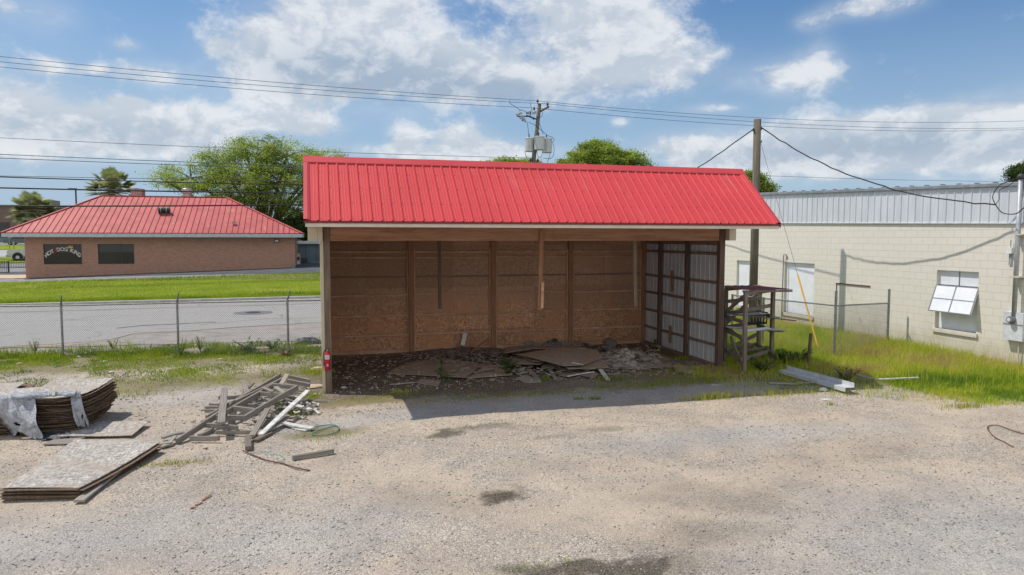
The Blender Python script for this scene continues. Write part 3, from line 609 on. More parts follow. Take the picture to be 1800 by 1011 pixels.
FR.f = [f for f in FR.f]; nfr = len(FR.f); Rn_ = Matrix((Vector((1, 0, 0)), sv.normalized(), nr)).transposed()
for t in (.03, .27, .52, .76):
    x = XL+.035+.075
    while x < XRt-.05: FR.box(Vector((x, YE, ZE))+sv*(t+random.uniform(-.003, .003))+nr*.003, (.014, .014, .007), Rn_); x += .197
FR = FR.build('front_roof_panel', 'red_metal', shed); FR.data.materials.append(M['dark_red']); FR.data.polygons.foreach_set('material_index', [0]*nfr+[1]*(len(FR.data.polygons)-nfr))
YB, ZB = Dp+.5, 3.92
sb = Vector((0, YR-YB, ZR-ZB)); nb = Vector((0, ZR-ZB, YB-YR)).normalized()
ribbed((XRt-.035, YB, ZB), (-1, 0, 0), sb, nb, XRt-XL-.07, pitch=.197, minor=.0022).build('rear_roof_panel', 'red_metal', shed)
# ridge cap: folded strip
def folded(ptsA, ptsB, t, mat, name, parent):
    mb = MB(); n = len(ptsA)
    A = [Vector(p) for p in ptsA]; B = [Vector(p) for p in ptsB]
    mb.add(A+B+[p-Vector((0, 0, t)) for p in A]+[p-Vector((0, 0, t)) for p in B], [(i, i+1, n+i+1, n+i) for i in range(n-1)]+[(2*n+i, 3*n+i, 3*n+i+1, 2*n+i+1) for i in range(n-1)]+[(i, 2*n+i, 2*n+i+1, i+1) for i in range(n-1)]+[(n+i, n+i+1, 3*n+i+1, 3*n+i) for i in range(n-1)]+[(0, n, 3*n, 2*n), (n-1, 3*n-1, 4*n-1, 2*n-1)])
    return mb.build(name, mat, parent)
fd = sv.normalized(); bd_ = sb.normalized()
rc = [Vector((0, YR, ZR))-fd*.17+nr*.028-Vector((0,0,.012)), Vector((0, YR, ZR))-fd*.165+nr*.03, Vector((0, YR, ZR+.045)), Vector((0, YR, ZR))-bd_*.165+nb*.03]
folded([p+Vector((XL-.02, 0, 0)) for p in rc], [p+Vector((XRt+.02, 0, 0)) for p in rc], .004, 'red_trim', 'ridge_cap', shed)
for X, s in ((XL, 1), (XRt, -1)):
    a = Vector((X, YE-.015, ZE)); c = Vector((X, YR, ZR))
    pr = [Vector((-.012*s, 0, -.10)), Vector((-.012*s, 0, .03)), Vector((.06*s, 0, .036)), Vector((.11*s, 0, .010))]
    folded([a+p for p in pr], [c+p for p in pr], .004, 'red_trim', 'rake_trim', shed)
    a2 = Vector((X, YB+.015, ZB)); c2 = Vector((X, YR, ZR)); folded([a2+p for p in pr], [c2+p for p in pr], .004, 'red_trim', 'rake_trim', shed)
# drip edge and fascia
MB().span((XL-.01, YE-.008, ZE-.045), (XRt+.01, YE+.012, ZE-.004)).build('drip_edge', 'dark_red', shed)
MB().span((XL+.02, YE+.02, ZE-.115), (XRt-.0, YE+.045, ZE-.047)).build('fascia', 'fascia', shed)
MB().span((XL+.04, YE+.047, ZE-.075), (XRt-.05, .02, ZE-.055)).build('soffit', 'brown_wood_x', shed)
# boxed eave returns left and right
for x0, x1 in ((-.31, -.115), (-.111, -.008)):
    MB().span((x0, -.18, HB), (x1, .14, HB+.33)).build('eave_return', 'beige', shed)
MB().span((L+.01, -.16, HB+.01), (L+.20, .12, HB+.33)).build('eave_return', 'beige', shed)
for x in np.arange(0.3, 10, 1.22):
    MB().beam((x, YE+.06, ZE-.01-.03), (x, YR, ZR-.09), .04, .09).build('rafter', 'brown_wood', shed)
    MB().beam((x, YR+.05, ZR-.12), (x, Dp+.4, ZB+.01), .04, .09).build('rafter', 'brown_wood', shed)
# left wall: beige metal outside, boards inside, with gable
def wallx(X, t, ys_, top, mat, name, s):
    mb = MB(); vs = []; n = len(ys_)
    for x in (X, X+t):
        for y in ys_: vs += [(x, y, float(h(X, y))-.03), (x, y, top(y))]
    fs = [(2*i, 2*i+2, 2*i+3, 2*i+1) for i in range(n-1)]+[(2*n+2*i, 2*n+2*i+1, 2*n+2*i+3, 2*n+2*i+2) for i in range(n-1)]
    fs += [(2*i+1, 2*i+3, 2*n+2*i+3, 2*n+2*i+1) for i in range(n-1)]+[(0, 1, 2*n+1, 2*n), (2*n-2, 4*n-2, 4*n-1, 2*n-1)]
    return mb.add(vs, fs).build(name, mat, shed)
def rooft(y): return (ZE+(y-YE)/(YR-YE)*(ZR-ZE) if y < YR else ZR+(y-YR)/(YB-YR)*(ZB-ZR))-.10
wallx(-.012, -.022, [.012, 1.5, Dp+.01], rooft, 'beige', 'side_wall', 1)
wallx(.01, .012, [.14, 1.5, Dp-.03], lambda y: rooft(y)-.02, 'osb_wall', 'inner_side_wall', 1)
MB().span((-.062, -.006, float(h(0, 0))-.02), (.004, .010, HB-.005)).build('corner_trim', 'beige', shed)
# right wall: galvanised sheet seen from inside, girts, gable
rw = ribbed((L+.012, .02, 0.0), (0, 1, 0), (0, 0, 3.4), (-1, 0, 0), Dp-.04, rh=.014, minor=.003); rw.build('metal_side_wall', 'galv_inner', shed)
MB().add([(L+.02, 0, 3.40), (L+.02, Dp, 3.40), (L+.02, Dp, rooft(Dp)), (L+.02, 0, rooft(0)), (L+.03, 0, 3.40), (L+.03, Dp, 3.40), (L+.03, Dp, rooft(Dp)), (L+.03, 0, rooft(0))], [(0, 1, 2, 3), (7, 6, 5, 4)]).build('gable_panel', 'galv_wall', shed)
for X in (-.03, L+.02):
    G = [(YE+.06, 3.49), (-.002, 3.49), (-.002, rooft(0)), (YR, rooft(YR)), (YE+.06, rooft(YE+.06)+.02)]
    MB().add([(X, y, z) for y, z in G]+[(X+.015, y, z) for y, z in G], [(0, 1, 2, 3, 4), (9, 8, 7, 6, 5)]+[(i, i+5, (i+1) % 5+5, (i+1) % 5) for i in range(5)]).build('gable_panel', 'beige', shed)
for z in (.54, 1.07, 1.61, 2.13, 2.86):
    for y0, y1 in ((.15, 1.655), (1.79, 3.23), (3.37, Dp-.14)):
        MB().beam((L-.035, y0, z+random.uniform(-.01, .01)), (L-.035, y1, z+random.uniform(-.01, .01)), .045, .07).build('girt', 'dark_wood_y', shed)
MB().span((L-.06, .15, 3.08), (L-.01, Dp-.14, 3.20)).build('girt', 'dark_wood_y', shed)
MB().beam((L-.05, .0, .0), (L-.05, Dp-.14, .04), .06, .12).build('sill_board', 'dark_wood_y', shed)
for y, z0, z1 in ((2.68, .25, .75), (2.62, 1.72, 2.33), (1.70, .40, .95), (1.66, 1.45, 1.85), (3.28, .70, 1.3)):
    MB().span((L-.075, y-.05, z0), (L-.058, y+.05, z1)).build('splice_board', 'brown_wood' , shed)
# boards hanging behind the header
for px0, px1, y0, y1, Y, tilt, mt in ((768.5, 774.5, 424, 543, 2.0, .02, 'dark_wood'), (1112, 1118, 424, 539, .35, -.012, 'post_wood')):
    a = atY((px0+px1)/2, y0-30, Y); c = atY((px0+px1)/2+2, y1, Y); MB().beam((a.x, Y, a.z), (c.x, Y, c.z), abs(atY(px1, y1, Y).x-atY(px0, y1, Y).x), .035, up=(0, 1, 0)).build('hanging_board', mt, shed)
a = atY(952, 405, .0); c = atY(949, 545, .0); MB().beam((a.x, -.01, a.z), (c.x, .012, c.z), .10, .035, up=(0, 1, 0)).build('hanging_board', 'brown_wood', shed)
a = atY(954, 496, -.04); c = atY(953, 542, -.04); MB().beam((a.x, -.04, a.z), (c.x, -.03, c.z), .065, .02, up=(0, 1, 0)).build('splice_board', 'brown_wood_x', shed)
# fire extinguisher on the left post
e0 = atY(573.5, 649.5, -.02); e1 = atY(573.5, 609.5, -.02); ex_, ez = .05, e0.z; hgt = e1.z-e0.z
fe = thing('fire_extinguisher', 'red fire extinguisher with black hose hung on the left shed post', 'fire extinguisher', (ex_, -.075, ez))
r0 = .062; hb = hgt*.80
MB().lathe((ex_, -.075, ez), [(r0*.9, 0), (r0, .012), (r0, hb*.86), (r0*.85, hb*.93), (r0*.45, hb), (r0*.3, hb+.01)], 24).build('cylinder', 'red_ext', fe, smooth=True)
MB().lathe((ex_, -.075, ez+hb+.008), [(.018, 0), (.02, .03), (.014, .045)], 12).build('valve', 'chrome', fe)
mb = MB().beam((ex_-.03, -.075, ez+hb+.05), (ex_+.055, -.09, ez+hb+.075), .022, .008); mb.beam((ex_-.03, -.075, ez+hb+.035), (ex_+.05, -.09, ez+hb+.045), .022, .007); mb.build('handle', 'black', fe)
mb = MB().tube([(ex_-.01, -.08, ez+hb+.03), (ex_-.05, -.085, ez+hb+.035), (ex_-.075, -.085, ez+hb-.02), (ex_-.078, -.085, ez+hb*.6), (ex_-.072, -.085, ez+hb*.42)], .008, 8)
mb.tube([(ex_-.072, -.085, ez+hb*.42), (ex_-.070, -.085, ez+hb*.25)], [.009, .013], 8).build('hose', 'black', fe)
def wrap(z0, z1, a0, a1, mat, nm, rr_=r0+.0012):
    mb = MB(); n = 8; vs = []
    for i in range(n+1):
        a = a0+(a1-a0)*i/n; vs += [(ex_+rr_*math.sin(a), -.075-rr_*math.cos(a), z0), (ex_+rr_*math.sin(a), -.075-rr_*math.cos(a), z1)]
    mb.add(vs, [(2*i, 2*i+2, 2*i+3, 2*i+1) for i in range(n)]); return mb.build(nm, mat, fe)
lb = wrap(ez+hb*.60, ez+hb*.82, -.9, .75, 'white', 'label')
for k in range(4): 
    q = wrap(ez+hb*(.64+.042*k), ez+hb*(.652+.042*k), -.7, .5-.1*(k % 2), 'cable_grey', 'print_line', r0+.002)
wrap(ez+hb*.22, ez+hb*.34, -.28, .26, 'white', 'tag_label'); wrap(ez+hb*.25, ez+hb*.31, -.13, .11, 'black', 'tag_print', r0+.0022)
# ================================================================ BRICK RESTAURANT ACROSS THE STREET
BY = 47.0; BX0 = atY(45, 470, BY).x; BX1 = atY(518.5, 450, BY).x; BD = 10.4
br = thing('brick_restaurant', 'low red brick restaurant with a faded red metal hip roof', 'restaurant', (BX0, BY, 0))
def holewall(mb, axis, c, t, lo, hi, z0, z1, holes):
    """wall in plane axis=c, thickness t; holes (a0,a1,b0,b1)"""
    A = sorted({lo, hi, *[q for h_ in holes for q in h_[:2]]}); B = sorted({z0, z1, *[q for h_ in holes for q in h_[2:]]})
    for a0, a1 in zip(A, A[1:]):
        for b0, b1 in zip(B, B[1:]):
            if any(h_[0] <= (a0+a1)/2 <= h_[1] and h_[2] <= (b0+b1)/2 <= h_[3] for h_ in holes): continue
            if axis == 'y': mb.span((a0, c, b0), (a1, c+t, b1))
            else: mb.span((c, a0, b0), (c+t, a1, b1))
    return mb
def wrect(px0, px1, py0, py1): 
    a = atY(px0, py0, BY); c = atY(px1, py1, BY); return (a.x, c.x, c.z, a.z)
W1 = wrect(75.7, 144.6, 429.2, 464.5); W2 = wrect(171.5, 236.5, 429, 464)
mb = holewall(MB(), 'y', BY, .25, BX0, BX1, -.3, 3.4, [W1, W2])
mb.span((BX0, BY+.25, -.3), (BX0+.25, BY+BD, 3.4)); mb.span((BX1-.25, BY+.25, -.3), (BX1, BY+BD, 3.4)); mb.span((BX0+.25, BY+BD-.25, -.3), (BX1-.25, BY+BD, 3.4))
mb.build('wall', 'brick', br)
EXL, EXR, EYF, EYB = BX0-1.15, BX1+.62, 46.0, 58.2; RY = 52.1
rl = atY(178, 344, RY); rr_ = atY(398.5, 347, RY); RZ = rl.z
EZ = atY(260, 409.4, EYF).z
C = [Vector((EXL, EYF, EZ)), Vector((EXR, EYF, EZ)), Vector((EXR, EYB, EZ)), Vector((EXL, EYB, EZ)), Vector((rl.x, RY, RZ)), Vector((rr_.x, RY, RZ))]
sm = MB(); x = EXL+.25
while x < EXR-.1:
    if x < rl.x: t = (x-EXL)/(rl.x-EXL)
    elif x > rr_.x: t = (EXR-x)/(EXR-rr_.x)
    else: t = 1
    sm.beam((x, EYF, EZ+.012), (x, EYF+(RY-EYF)*t, EZ+(RZ-EZ)*t+.012), .035, .05); x += .44
y = EYF+.3
while y < EYB-.2:
    t = (y-EYF)/(RY-EYF) if y < RY else (EYB-y)/(EYB-RY)
    sm.beam((EXL, y, EZ+.012), (EXL+(rl.x-EXL)*t, y, EZ+(RZ-EZ)*t+.012), .035, .05); sm.beam((EXR, y, EZ+.012), (EXR-(EXR-rr_.x)*t, y, EZ+(RZ-EZ)*t+.012), .035, .05); y += .44
nf0 = 4; sm2 = MB().add(C, [(0, 1, 5, 4), (1, 2, 5), (2, 3, 4, 5), (3, 0, 4)]); sm2.add(sm.v, sm.f); roof = sm2.build('roof', 'red_faded', br)
roof.data.materials.append(M['dark_red']); roof.data.polygons.foreach_set('material_index', [0]*nf0+[1]*(len(roof.data.polygons)-nf0))
hp = MB()
for a, c in ((0, 4), (1, 5), (2, 5), (3, 4), (4, 5)): hp.beam(C[a]+Vector((0, 0, .03)), C[c]+Vector((0, 0, .03)), .26, .035)
hp.build('ridge_cap', 'red_faded', roof)
mb = MB().span((EXL, EYF, EZ-.34), (EXR, EYF+.04, EZ-.02)); mb.span((EXL, EYF+.04, EZ-.34), (EXL+.04, EYB, EZ-.02)); mb.span((EXR-.04, EYF+.04, EZ-.34), (EXR, EYB, EZ-.02)); mb.span((EXL+.04, EYB-.04, EZ-.34), (EXR-.04, EYB, EZ-.02))
mb.build('fascia', 'fascia_grey', br)
MB().span((EXL-.01, EYF-.015, EZ-.05), (EXR+.01, EYF-.002, EZ+.0)).build('drip_edge', 'dark_red', br)
MB().span((EXL+.04, EYF+.04, EZ-.30), (EXR-.04, EYB-.04, EZ-.27)).build('soffit', 'fascia_grey', br)
def swin(W, lab):
    fr = MB(); t = .06
    fr.span((W[0], BY+.03, W[2]), (W[1], BY+.12, W[2]+t)); fr.span((W[0], BY+.03, W[3]-t), (W[1], BY+.12, W[3])); fr.span((W[0], BY+.032, W[2]+t), (W[0]+t, BY+.118, W[3]-t)); fr.span((W[1]-t, BY+.032, W[2]+t), (W[1], BY+.118, W[3]-t))
    f = fr.build('window', 'dark_metal', br); f['label'] = lab
    MB().span((W[0]+t, BY+.07, W[2]+t), (W[1]-t, BY+.09, W[3]-t)).build('pane', 'dark_glass', f); return f
win1 = swin(W1, 'dark window with arched white restaurant lettering'); win2 = swin(W2, 'dark plain window')
MB().span((W2[0]+.06, BY+.06, W2[2]+.3), (W2[0]+.10, BY+.068, W2[3]-.06)).build('mullion', 'dark_metal', win2); MB().span((W2[1]-.95, BY+.055, W2[2]+.1), (W2[1]-.9, BY+.068, W2[3]-.06)).build('mullion', 'dark_metal', win2)
def text_mesh(s, size, loc, rot, mat, name, parent, ext=.012):
    cu = bpy.data.curves.new(name, 'FONT'); cu.body = s; cu.size = size; cu.extrude = ext; cu.align_x = 'CENTER'; cu.offset = size*.04
    ob = bpy.data.objects.new(name, cu); COL.objects.link(ob); dg = bpy.context.evaluated_depsgraph_get(); me = bpy.data.meshes.new_from_object(ob.evaluated_get(dg))
    R = Matrix.Rotation(math.pi/2, 4, 'X'); R2 = Matrix.Rotation(rot, 4, 'Y')
    me.transform(Matrix.Translation(Vector(loc)-Vector(parent['_o'])) @ R2 @ R); bpy.data.objects.remove(ob)
    me.materials.clear(); me.materials.append(M[mat]); o = bpy.data.objects.new(name, me); COL.objects.link(o); o.parent = parent; return o
wc = (W1[0]+W1[1])/2; ww = W1[1]-W1[0]; R_ = ww*.58; zc = W1[3]-.52-R_
M['sign_white'] = simple('sign_white', (.58, .55, .50), rough=.6); M['sign_red'] = simple('sign_red', (.45, .03, .02), rough=.6); M['sign_gold'] = simple('sign_gold', (.75, .42, .06), rough=.5)
for ch, a in zip('HOTDOGKING', (-44, -34.5, -26, -10.5, -1.5, 7.5, 22, 29, 35, 43.5)):
    A = math.radians(a); text_mesh(ch, .38, (wc+R_*math.sin(A), BY+.05, zc+R_*math.cos(A)), A, 'sign_white', 'lettering', win1)
A = math.radians(-18.5); cxs, czs = wc+R_*math.sin(A), zc+R_*math.cos(A)
MB().tube([(cxs+.02, BY+.05, czs-.14), (cxs+.06, BY+.05, czs+.05), (cxs, BY+.05, czs+.22), (cxs-.02, BY+.05, czs+.36)], [.035, .055, .055, .035], 10).build('sausage_emblem', 'sign_red', win1, smooth=True)
A = math.radians(19); cxs, czs = wc+R_*math.sin(A)+.02, zc+R_*math.cos(A)+.28
vs = [(-.17, 0), (.17, 0), (.2, .2), (.1, .1), (0, .25), (-.1, .1), (-.2, .2)]
MB().add([(cxs+a, BY+.045, czs+z) for a, z in vs]+[(cxs+a, BY+.06, czs+z) for a, z in vs], [tuple(range(7)), tuple(range(13, 6, -1))]+[(i, i+7, (i+1) % 7+7, (i+1) % 7) for i in range(7)]).build('crown_emblem', 'sign_gold', win1)
a = atY(482, 420.5, BY-.1); c = atY(490.5, 426, BY-.1)
wl = MB().span((a.x, BY-.16, c.z), (c.x, BY, a.z)).build('wall_light', 'dark_metal', br); MB().span((a.x+.05, BY-.18, c.z+.04), (c.x-.05, BY-.162, a.z-.06)).build('lens', 'white', wl)
# units standing on the roof
def onroof(px, py):
    d = rayd(px, py); n = Vector((0, -(RZ-EZ), RY-EYF)).normalized(); t = (Vector((0, EYF, EZ))-Vector(CAM)).dot(n)/Vector(d).dot(n); return Vector(CAM+d*t)
a = onroof(279, 376); c = onroof(299, 376)
mb = MB()
mb.tube([(a.x, a.y, a.z+.28), (c.x, c.y, c.z+.28)], .24, 14); u = mb.build('roof_unit', 'black', br, smooth=False)
for f_ in (.22, .72): MB().lathe((a.x+(c.x-a.x)*f_, a.y, a.z+.28), [(.25, -.03), (.25, .03)], 14, (1, 0, 0)).build('strap', 'steel', u)
MB().span((a.x, a.y-.1, a.z-.02), (c.x, a.y+.3, a.z+.08)).build('cradle', 'dark_metal', u)
a = onroof(411, 395); MB().lathe((a.x, a.y, a.z), [(.12, 0), (.10, .2), (.17, .21), (.15, .3)], 12).build('vent', 'concrete', br)
mb = MB(); a = atY(232, 345, 54.5); c = atY(252, 332.5, 54.5); mb.span((a.x, 54, RZ-1), (c.x, 55.2, c.z)); fv = mb.build('roof_ac_unit', simple('ac_rust_beige', (.34, .22, .19), (.26, .17, .15), 3, .8), br)
for k in range(6): MB().span((a.x+.08+k*(c.x-a.x-.16)/6, 53.98, RZ-.6), (a.x+.10+k*(c.x-a.x-.16)/6, 53.996, c.z-.1)).build('louvre', 'white_metal', fv)
a = atY(329, 331.5, 54.5); MB().lathe((a.x, 54.5, RZ-1), [(.34, 0), (.34, a.z-RZ+.55), (.46, a.z-RZ+.56), (.46, a.z-RZ+.95), (.40, a.z-RZ+1.0)], 18).build('roof_fan', simple('fan_metal', (.42, .36, .36), rough=.4, metal=.3), br)
a = atY(444, 366, 50.5); MB().tube([atY(447, 370, 50.5), atY(455, 345, 50.5)], .025, 6).build('antenna', 'steel', br)
# blue-grey annex with cabinet, cooler and green box
A0 = atY(500, 424, 60); A1 = atY(600, 424, 60)
an = thing('service_shed', 'blue grey service building in the gap beside the brick restaurant', 'building', (A0.x, 60, .5))
MB().span((A0.x, 60, 0), (A1.x, 66, A0.z-.28)).build('wall', 'blue_wall', an); MB().span((A0.x-.2, 59.6, A0.z-.275), (A1.x, 66.4, A0.z)).build('roof', 'fascia_grey', an)
for k in range(5): MB().span((A0.x+.9+k*1.1, 59.975, .4), (A0.x+.94+k*1.1, 59.998, A0.z-.3)).build('batten', 'ac_grey', an)
def pbox(name, lab, cat, px0, px1, py0, py1, Y, d, mat):
    a = atY(px0, py0, Y); c = atY(px1, py1, Y); t = thing(name, lab, cat, ((a.x+c.x)/2, Y+d/2, c.z)); MB().span((a.x, Y, c.z), (c.x, Y+d, a.z)).build('casing', mat, t)
    return t, a, c
t, a, c = pbox('tall_cabinet', 'tall pale service cabinet by the restaurant corner', 'cabinet', 521, 528, 446, 476, 54, .6, 'pink_concrete'); MB().span((a.x+.04, 53.97, a.z-.6), (c.x-.04, 53.995, a.z-.3)).build('panel', 'ac_grey', t); MB().span((a.x+.06, 53.97, c.z+.1), (c.x-.06, 53.995, a.z-.75)).build('door', 'white_metal', t)
t, a, c = pbox('cooling_unit', 'dark boxy cooling unit against the blue grey service building', 'cooling unit', 529, 541, 453, 473, 57, .9, 'ac_grey')
for k in range(7): MB().span((a.x+.04, 56.97, c.z+.1+k*.12), (c.x-.04, 56.995, c.z+.13+k*.12)).build('grille_bar', 'black', t)
t, a, c = pbox('utility_box', 'small green utility box at the restaurant corner', 'utility box', 511.8, 518, 466.5, 481, 45.8, .3, 'green_box'); MB().span((a.x-.02, 45.78, a.z), (c.x+.02, 46.12, a.z+.04)).build('lid', 'green_box', t)
# ================================================================ CREAM BLOCK BUILDING ON THE RIGHT
WX = 17.0; PZ = 3.65
bb = thing('block_building', 'cream painted block building with a galvanised metal parapet', 'building', (WX, 0, 0))
HA = (5.98, 7.68, .45, 2.34); HB_ = (-.61, .74, .70, 2.355); HC = (9.35, 10.88, .42, 2.31)
mb = holewall(MB(), 'x', WX, .25, -16, 17, -.4, 4.05, [HA, HB_, HC]); mb.span((WX+.25, 16.75, -.4), (40, 17, PZ)); mb.span((WX+.25, -16, -.4), (40, -15.75, PZ)); mb.build('wall', 'block', bb)
tz = lambda y: 4.60+(y+1.6)*.033
m_, y = MB(), -15.9
bz = lambda y: PZ+.0186*(y+1.66)
rb = ribbed((WX-.035, -16, PZ+.02), (0, 1, 0), (0, 0, 1.0), (-1, 0, 0), 33, pitch=.27, rh=.024, minor=.004)
# slope the top edge of the ribbed sheet
nv = []
for (x, y, z) in rb.v: nv.append((x, y, bz(y) if z < PZ+.5 else tz(y)-.02))
rb.v = nv; rb.build('parapet_sheet', 'galv_wall', bb)
mb = MB().beam((WX-.04, -16, tz(-16)+.03), (WX-.04, 17, tz(17)+.03), .16, .10); nfc = len(mb.f)
for k in range(60): y = -15.8+k*.55; mb.box((WX+.03, y, tz(y)+.092), (.12, .07, .03))
cpg = mb.build('coping', 'galv', bb); cpg.data.materials.append(M['dark_metal']); cpg.data.polygons.foreach_set('material_index', [0]*nfc+[1]*(len(cpg.data.polygons)-nfc))
MB().beam((WX+11.6, -16, tz(-16)-.02), (WX+11.6, 17, tz(17)-.02), 23, .06).build('roof', 'galv', bb)
MB().beam((WX-.03, -16, bz(-16)), (WX-.03, 17, bz(17)), .05, .045).build('flashing', 'white_metal', bb)
def bwin(H, lab):
    f = MB().span((WX+.09, H[0], H[2]), (WX+.13, H[1], H[3])).build('window', 'panel_white', bb); f['label'] = lab
    MB().span((WX-.05, H[0]-.05, H[2]-.11), (WX+.12, H[1]+.05, H[2]+.0)).build('sill', 'block', f); return f
wa = bwin(HA, 'boarded window painted white'); wcw = bwin(HC, 'boarded window behind the wooden pole'); wb = bwin(HB_, 'window with a tilted open shutter')
MB().span((WX+.07, HB_[0], 1.915), (WX+.092, HB_[1], 1.95)).build('bar', 'dark_metal', wb); MB().span((WX+.075, .05, 1.95), (WX+.088, .075, HB_[3])).build('bar', 'steel', wb)
# tilted awning sash: frame, four panes, side edge
hy0, hy1 = HB_[0]-.01, HB_[1]+.02; ht = Vector((WX+.03, 0, 1.93)); hb_ = Vector((WX-.22, 0, 1.19)); dn = (hb_-ht); nn = Vector((dn.z, 0, -dn.x)).normalized()
def quad(y0, y1, t0, t1, off, th, name, mat, par):
    P = []
    for o_ in (off, off+th):
        for (y, t) in ((y0, t0), (y1, t0), (y1, t1), (y0, t1)): q = ht+dn*t+nn*o_; P.append((q.x, y, q.z))
    return MB().add(P, [(0, 1, 2, 3), (7, 6, 5, 4), (0, 4, 5, 1), (1, 5, 6, 2), (2, 6, 7, 3), (3, 7, 4, 0)]).build(name, mat, par)
shut = quad(hy0, hy1, 0, 1, -.012, .024, 'shutter', 'panel_white', wb)
for t in (0.005, .5, .975): quad(hy0, hy1, t-.01 if t > .1 else 0, t+.015, .013, .01, 'shutter_bar', 'galv', wb); 
for y in (hy0, (hy0+hy1)/2, hy1-.02): quad(y, y+.02, 0, 1, .024, .006, 'shutter_bar', 'galv', wb)
MB().add([(WX+.03, hy0+.015, 1.93), (WX-.34, hy0+.015, 1.19), (WX+.03, hy0+.015, 1.17), (WX+.03, hy0, 1.93), (WX-.34, hy0, 1.19), (WX+.03, hy0, 1.17)], [(0, 1, 2), (5, 4, 3), (0, 3, 4, 1), (1, 4, 5, 2), (2, 5, 3, 0)]).build('side_flap', 'maroon', wb) if False else None
# bricked-up doorway lintel and jamb line
MB().span((WX-.03, 3.28, 1.70), (WX-.001, 4.84, 1.735)).build('lintel', 'rust', bb); MB().span((WX-.012, 4.80, .0), (WX-.001, 4.835, 1.70)).build('jamb', 'dark_metal', bb)
# bent drain pipe, conduit mast, meter
p0 = atX(1378, 447, WX-.08); p1 = atX(1375, 560, WX-.08)
MB().tube([(WX-.02, p0.y-.12, p0.z-.15), (WX-.05, p0.y-.10, p0.z-.02), (WX-.08, p0.y-.04, p0.z+.03), (WX-.08, p0.y+.02, p0.z-.05), (WX-.08, p0.y+.03, .1)], .022, 8).build('drain_pipe', 'conduit', bb, smooth=True)
ma = atX(1791, 316, WX-.16); mz = ma.z; my = -1.80
mast = thing('conduit_mast', 'grey conduit service mast rising above the parapet at the right edge', 'conduit mast', (WX-.16, my, 1.36))
MB().tube([(WX-.16, my, 1.30), (WX-.16, my, mz)], .055, 14).build('pipe', 'conduit', mast, smooth=True)
MB().lathe((WX-.16, my, mz), [(.06, 0), (.08, .03), (.085, .08), (.06, .13), (.02, .15)], 14).build('weatherhead', 'dark_metal', mast, smooth=True)
for z in (3.34, 2.28): MB().span((WX-.22, my-.14, z), (WX-.002, my+.14, z+.035)).build('bracket', 'fascia', mast)
a = atX(1764.5, 547.5, WX-.17); c = atX(1796.5, 601, WX-.17)
mt_ = thing('electric_meter', 'pale grey electric meter box with a round glass dial', 'electric meter', (WX-.1, (a.y+c.y)/2, c.z))
MB().span((WX-.17, c.y, c.z), (WX-.003, a.y, a.z)).build('box', 'white_metal', mt_)
MB().span((WX-.185, c.y-.01, a.z-.30), (WX-.171, a.y+.01, a.z-.285)).build('seam', 'conduit', mt_)
d = atX(1778, 562, WX-.2); MB().lathe((WX-.165, d.y, d.z), [(.105, 0), (.105, .04), (.085, .05), (.085, .11), (.07, .125)], 24, (-1, 0, 0)).build('dial', simple('meter_glass', (.10, .11, .12), (.22, .23, .24), 8, .1), mt_)
MB().lathe((WX-.295, d.y, d.z), [(.05, 0), (.045, .004)], 16, (-1, 0, 0)).build('dial_plate', 'white_metal', mt_)
MB().tube([(WX-.08, c.y+.16, c.z), (WX-.06, c.y+.16, .0)], .018, 8).build('ground_conduit', 'fascia', mt_)
MB().tube([(WX-.09, c.y, c.z+.06), (WX-.09, c.y-1.6, c.z+.03)], .03, 8).build('side_conduit', 'conduit', mt_)
a = atX(1775, 437, WX-.06); al = thing('alarm_sensor', 'small white alarm sensor box with antenna on the block wall', 'sensor', (WX-.05, a.y, a.z-.15))
MB().span((WX-.09, a.y-.075, a.z-.13), (WX-.002, a.y+.075, a.z+.03)).build('box', 'white', al); MB().tube([(WX-.06, a.y-.02, a.z+.03), (WX-.06, a.y-.02, a.z+.22)], .012, 8).build('antenna', 'conduit', al); MB().span((WX-.03, a.y-.04, a.z-.42), (WX-.002, a.y+.04, a.z-.131)).build('conduit_strip', 'conduit', al)

# ================================================================ FAR LEFT: brown building, cars, fence
FB = thing('far_brown_building', 'wide brown building far beyond the restaurant at the left', 'building', (-52, 150, 1.5))
a = atY(-120, 363, 150); c = atY(97, 363, 150); MB().span((a.x-20, 150, 0), (c.x, 170, a.z)).build('wall', 'brown_wall', FB)
MB().span((a.x-20.2, 149.8, a.z+.002), (c.x+.2, 170.2, a.z+.5)).build('roof_edge', simple('far_roof_edge', (.30, .28, .26)), FB)
bx = atY(74, 352, 155); cx2 = atY(97, 352, 155); MB().span((bx.x, 152, a.z+.5), (cx2.x, 158, bx.z)).build('penthouse', simple('tan_penthouse', (.34, .28, .23)), FB)
for k in range(8): MB().span((a.x+4+k*6, 149.9, 3), (a.x+7+k*6, 149.995, 6)).build('window', 'dark_glass', FB)
def wheel(c, r, wdt, par):
    t = MB().lathe((c[0], c[1]-wdt/2, c[2]), [(r*.72, 0), (r*.98, .02), (r, wdt/2), (r*.98, wdt-.02), (r*.72, wdt)], 22, (0, 1, 0)).build('wheel', 'rubber', par)
    MB().lathe((c[0], c[1]-wdt/2-.01, c[2]), [(r*.50, 0), (r*.48, .02), (r*.2, .03)], 10, (0, 1, 0)).build('rim', 'chrome', t)
def profile_body(par, prof, y0, y1, x0, z0, mat, name='body', inset=.0):
    n = len(prof); vs = [(x0+x, y0, z0+z) for x, z in prof]+[(x0+x, y1, z0+z) for x, z in prof]
    MB().add(vs, [tuple(range(n)), tuple(range(2*n-1, n-1, -1))]+[(i, i+n, (i+1) % n+n, (i+1) % n) for i in range(n)]).build(name, mat, par)
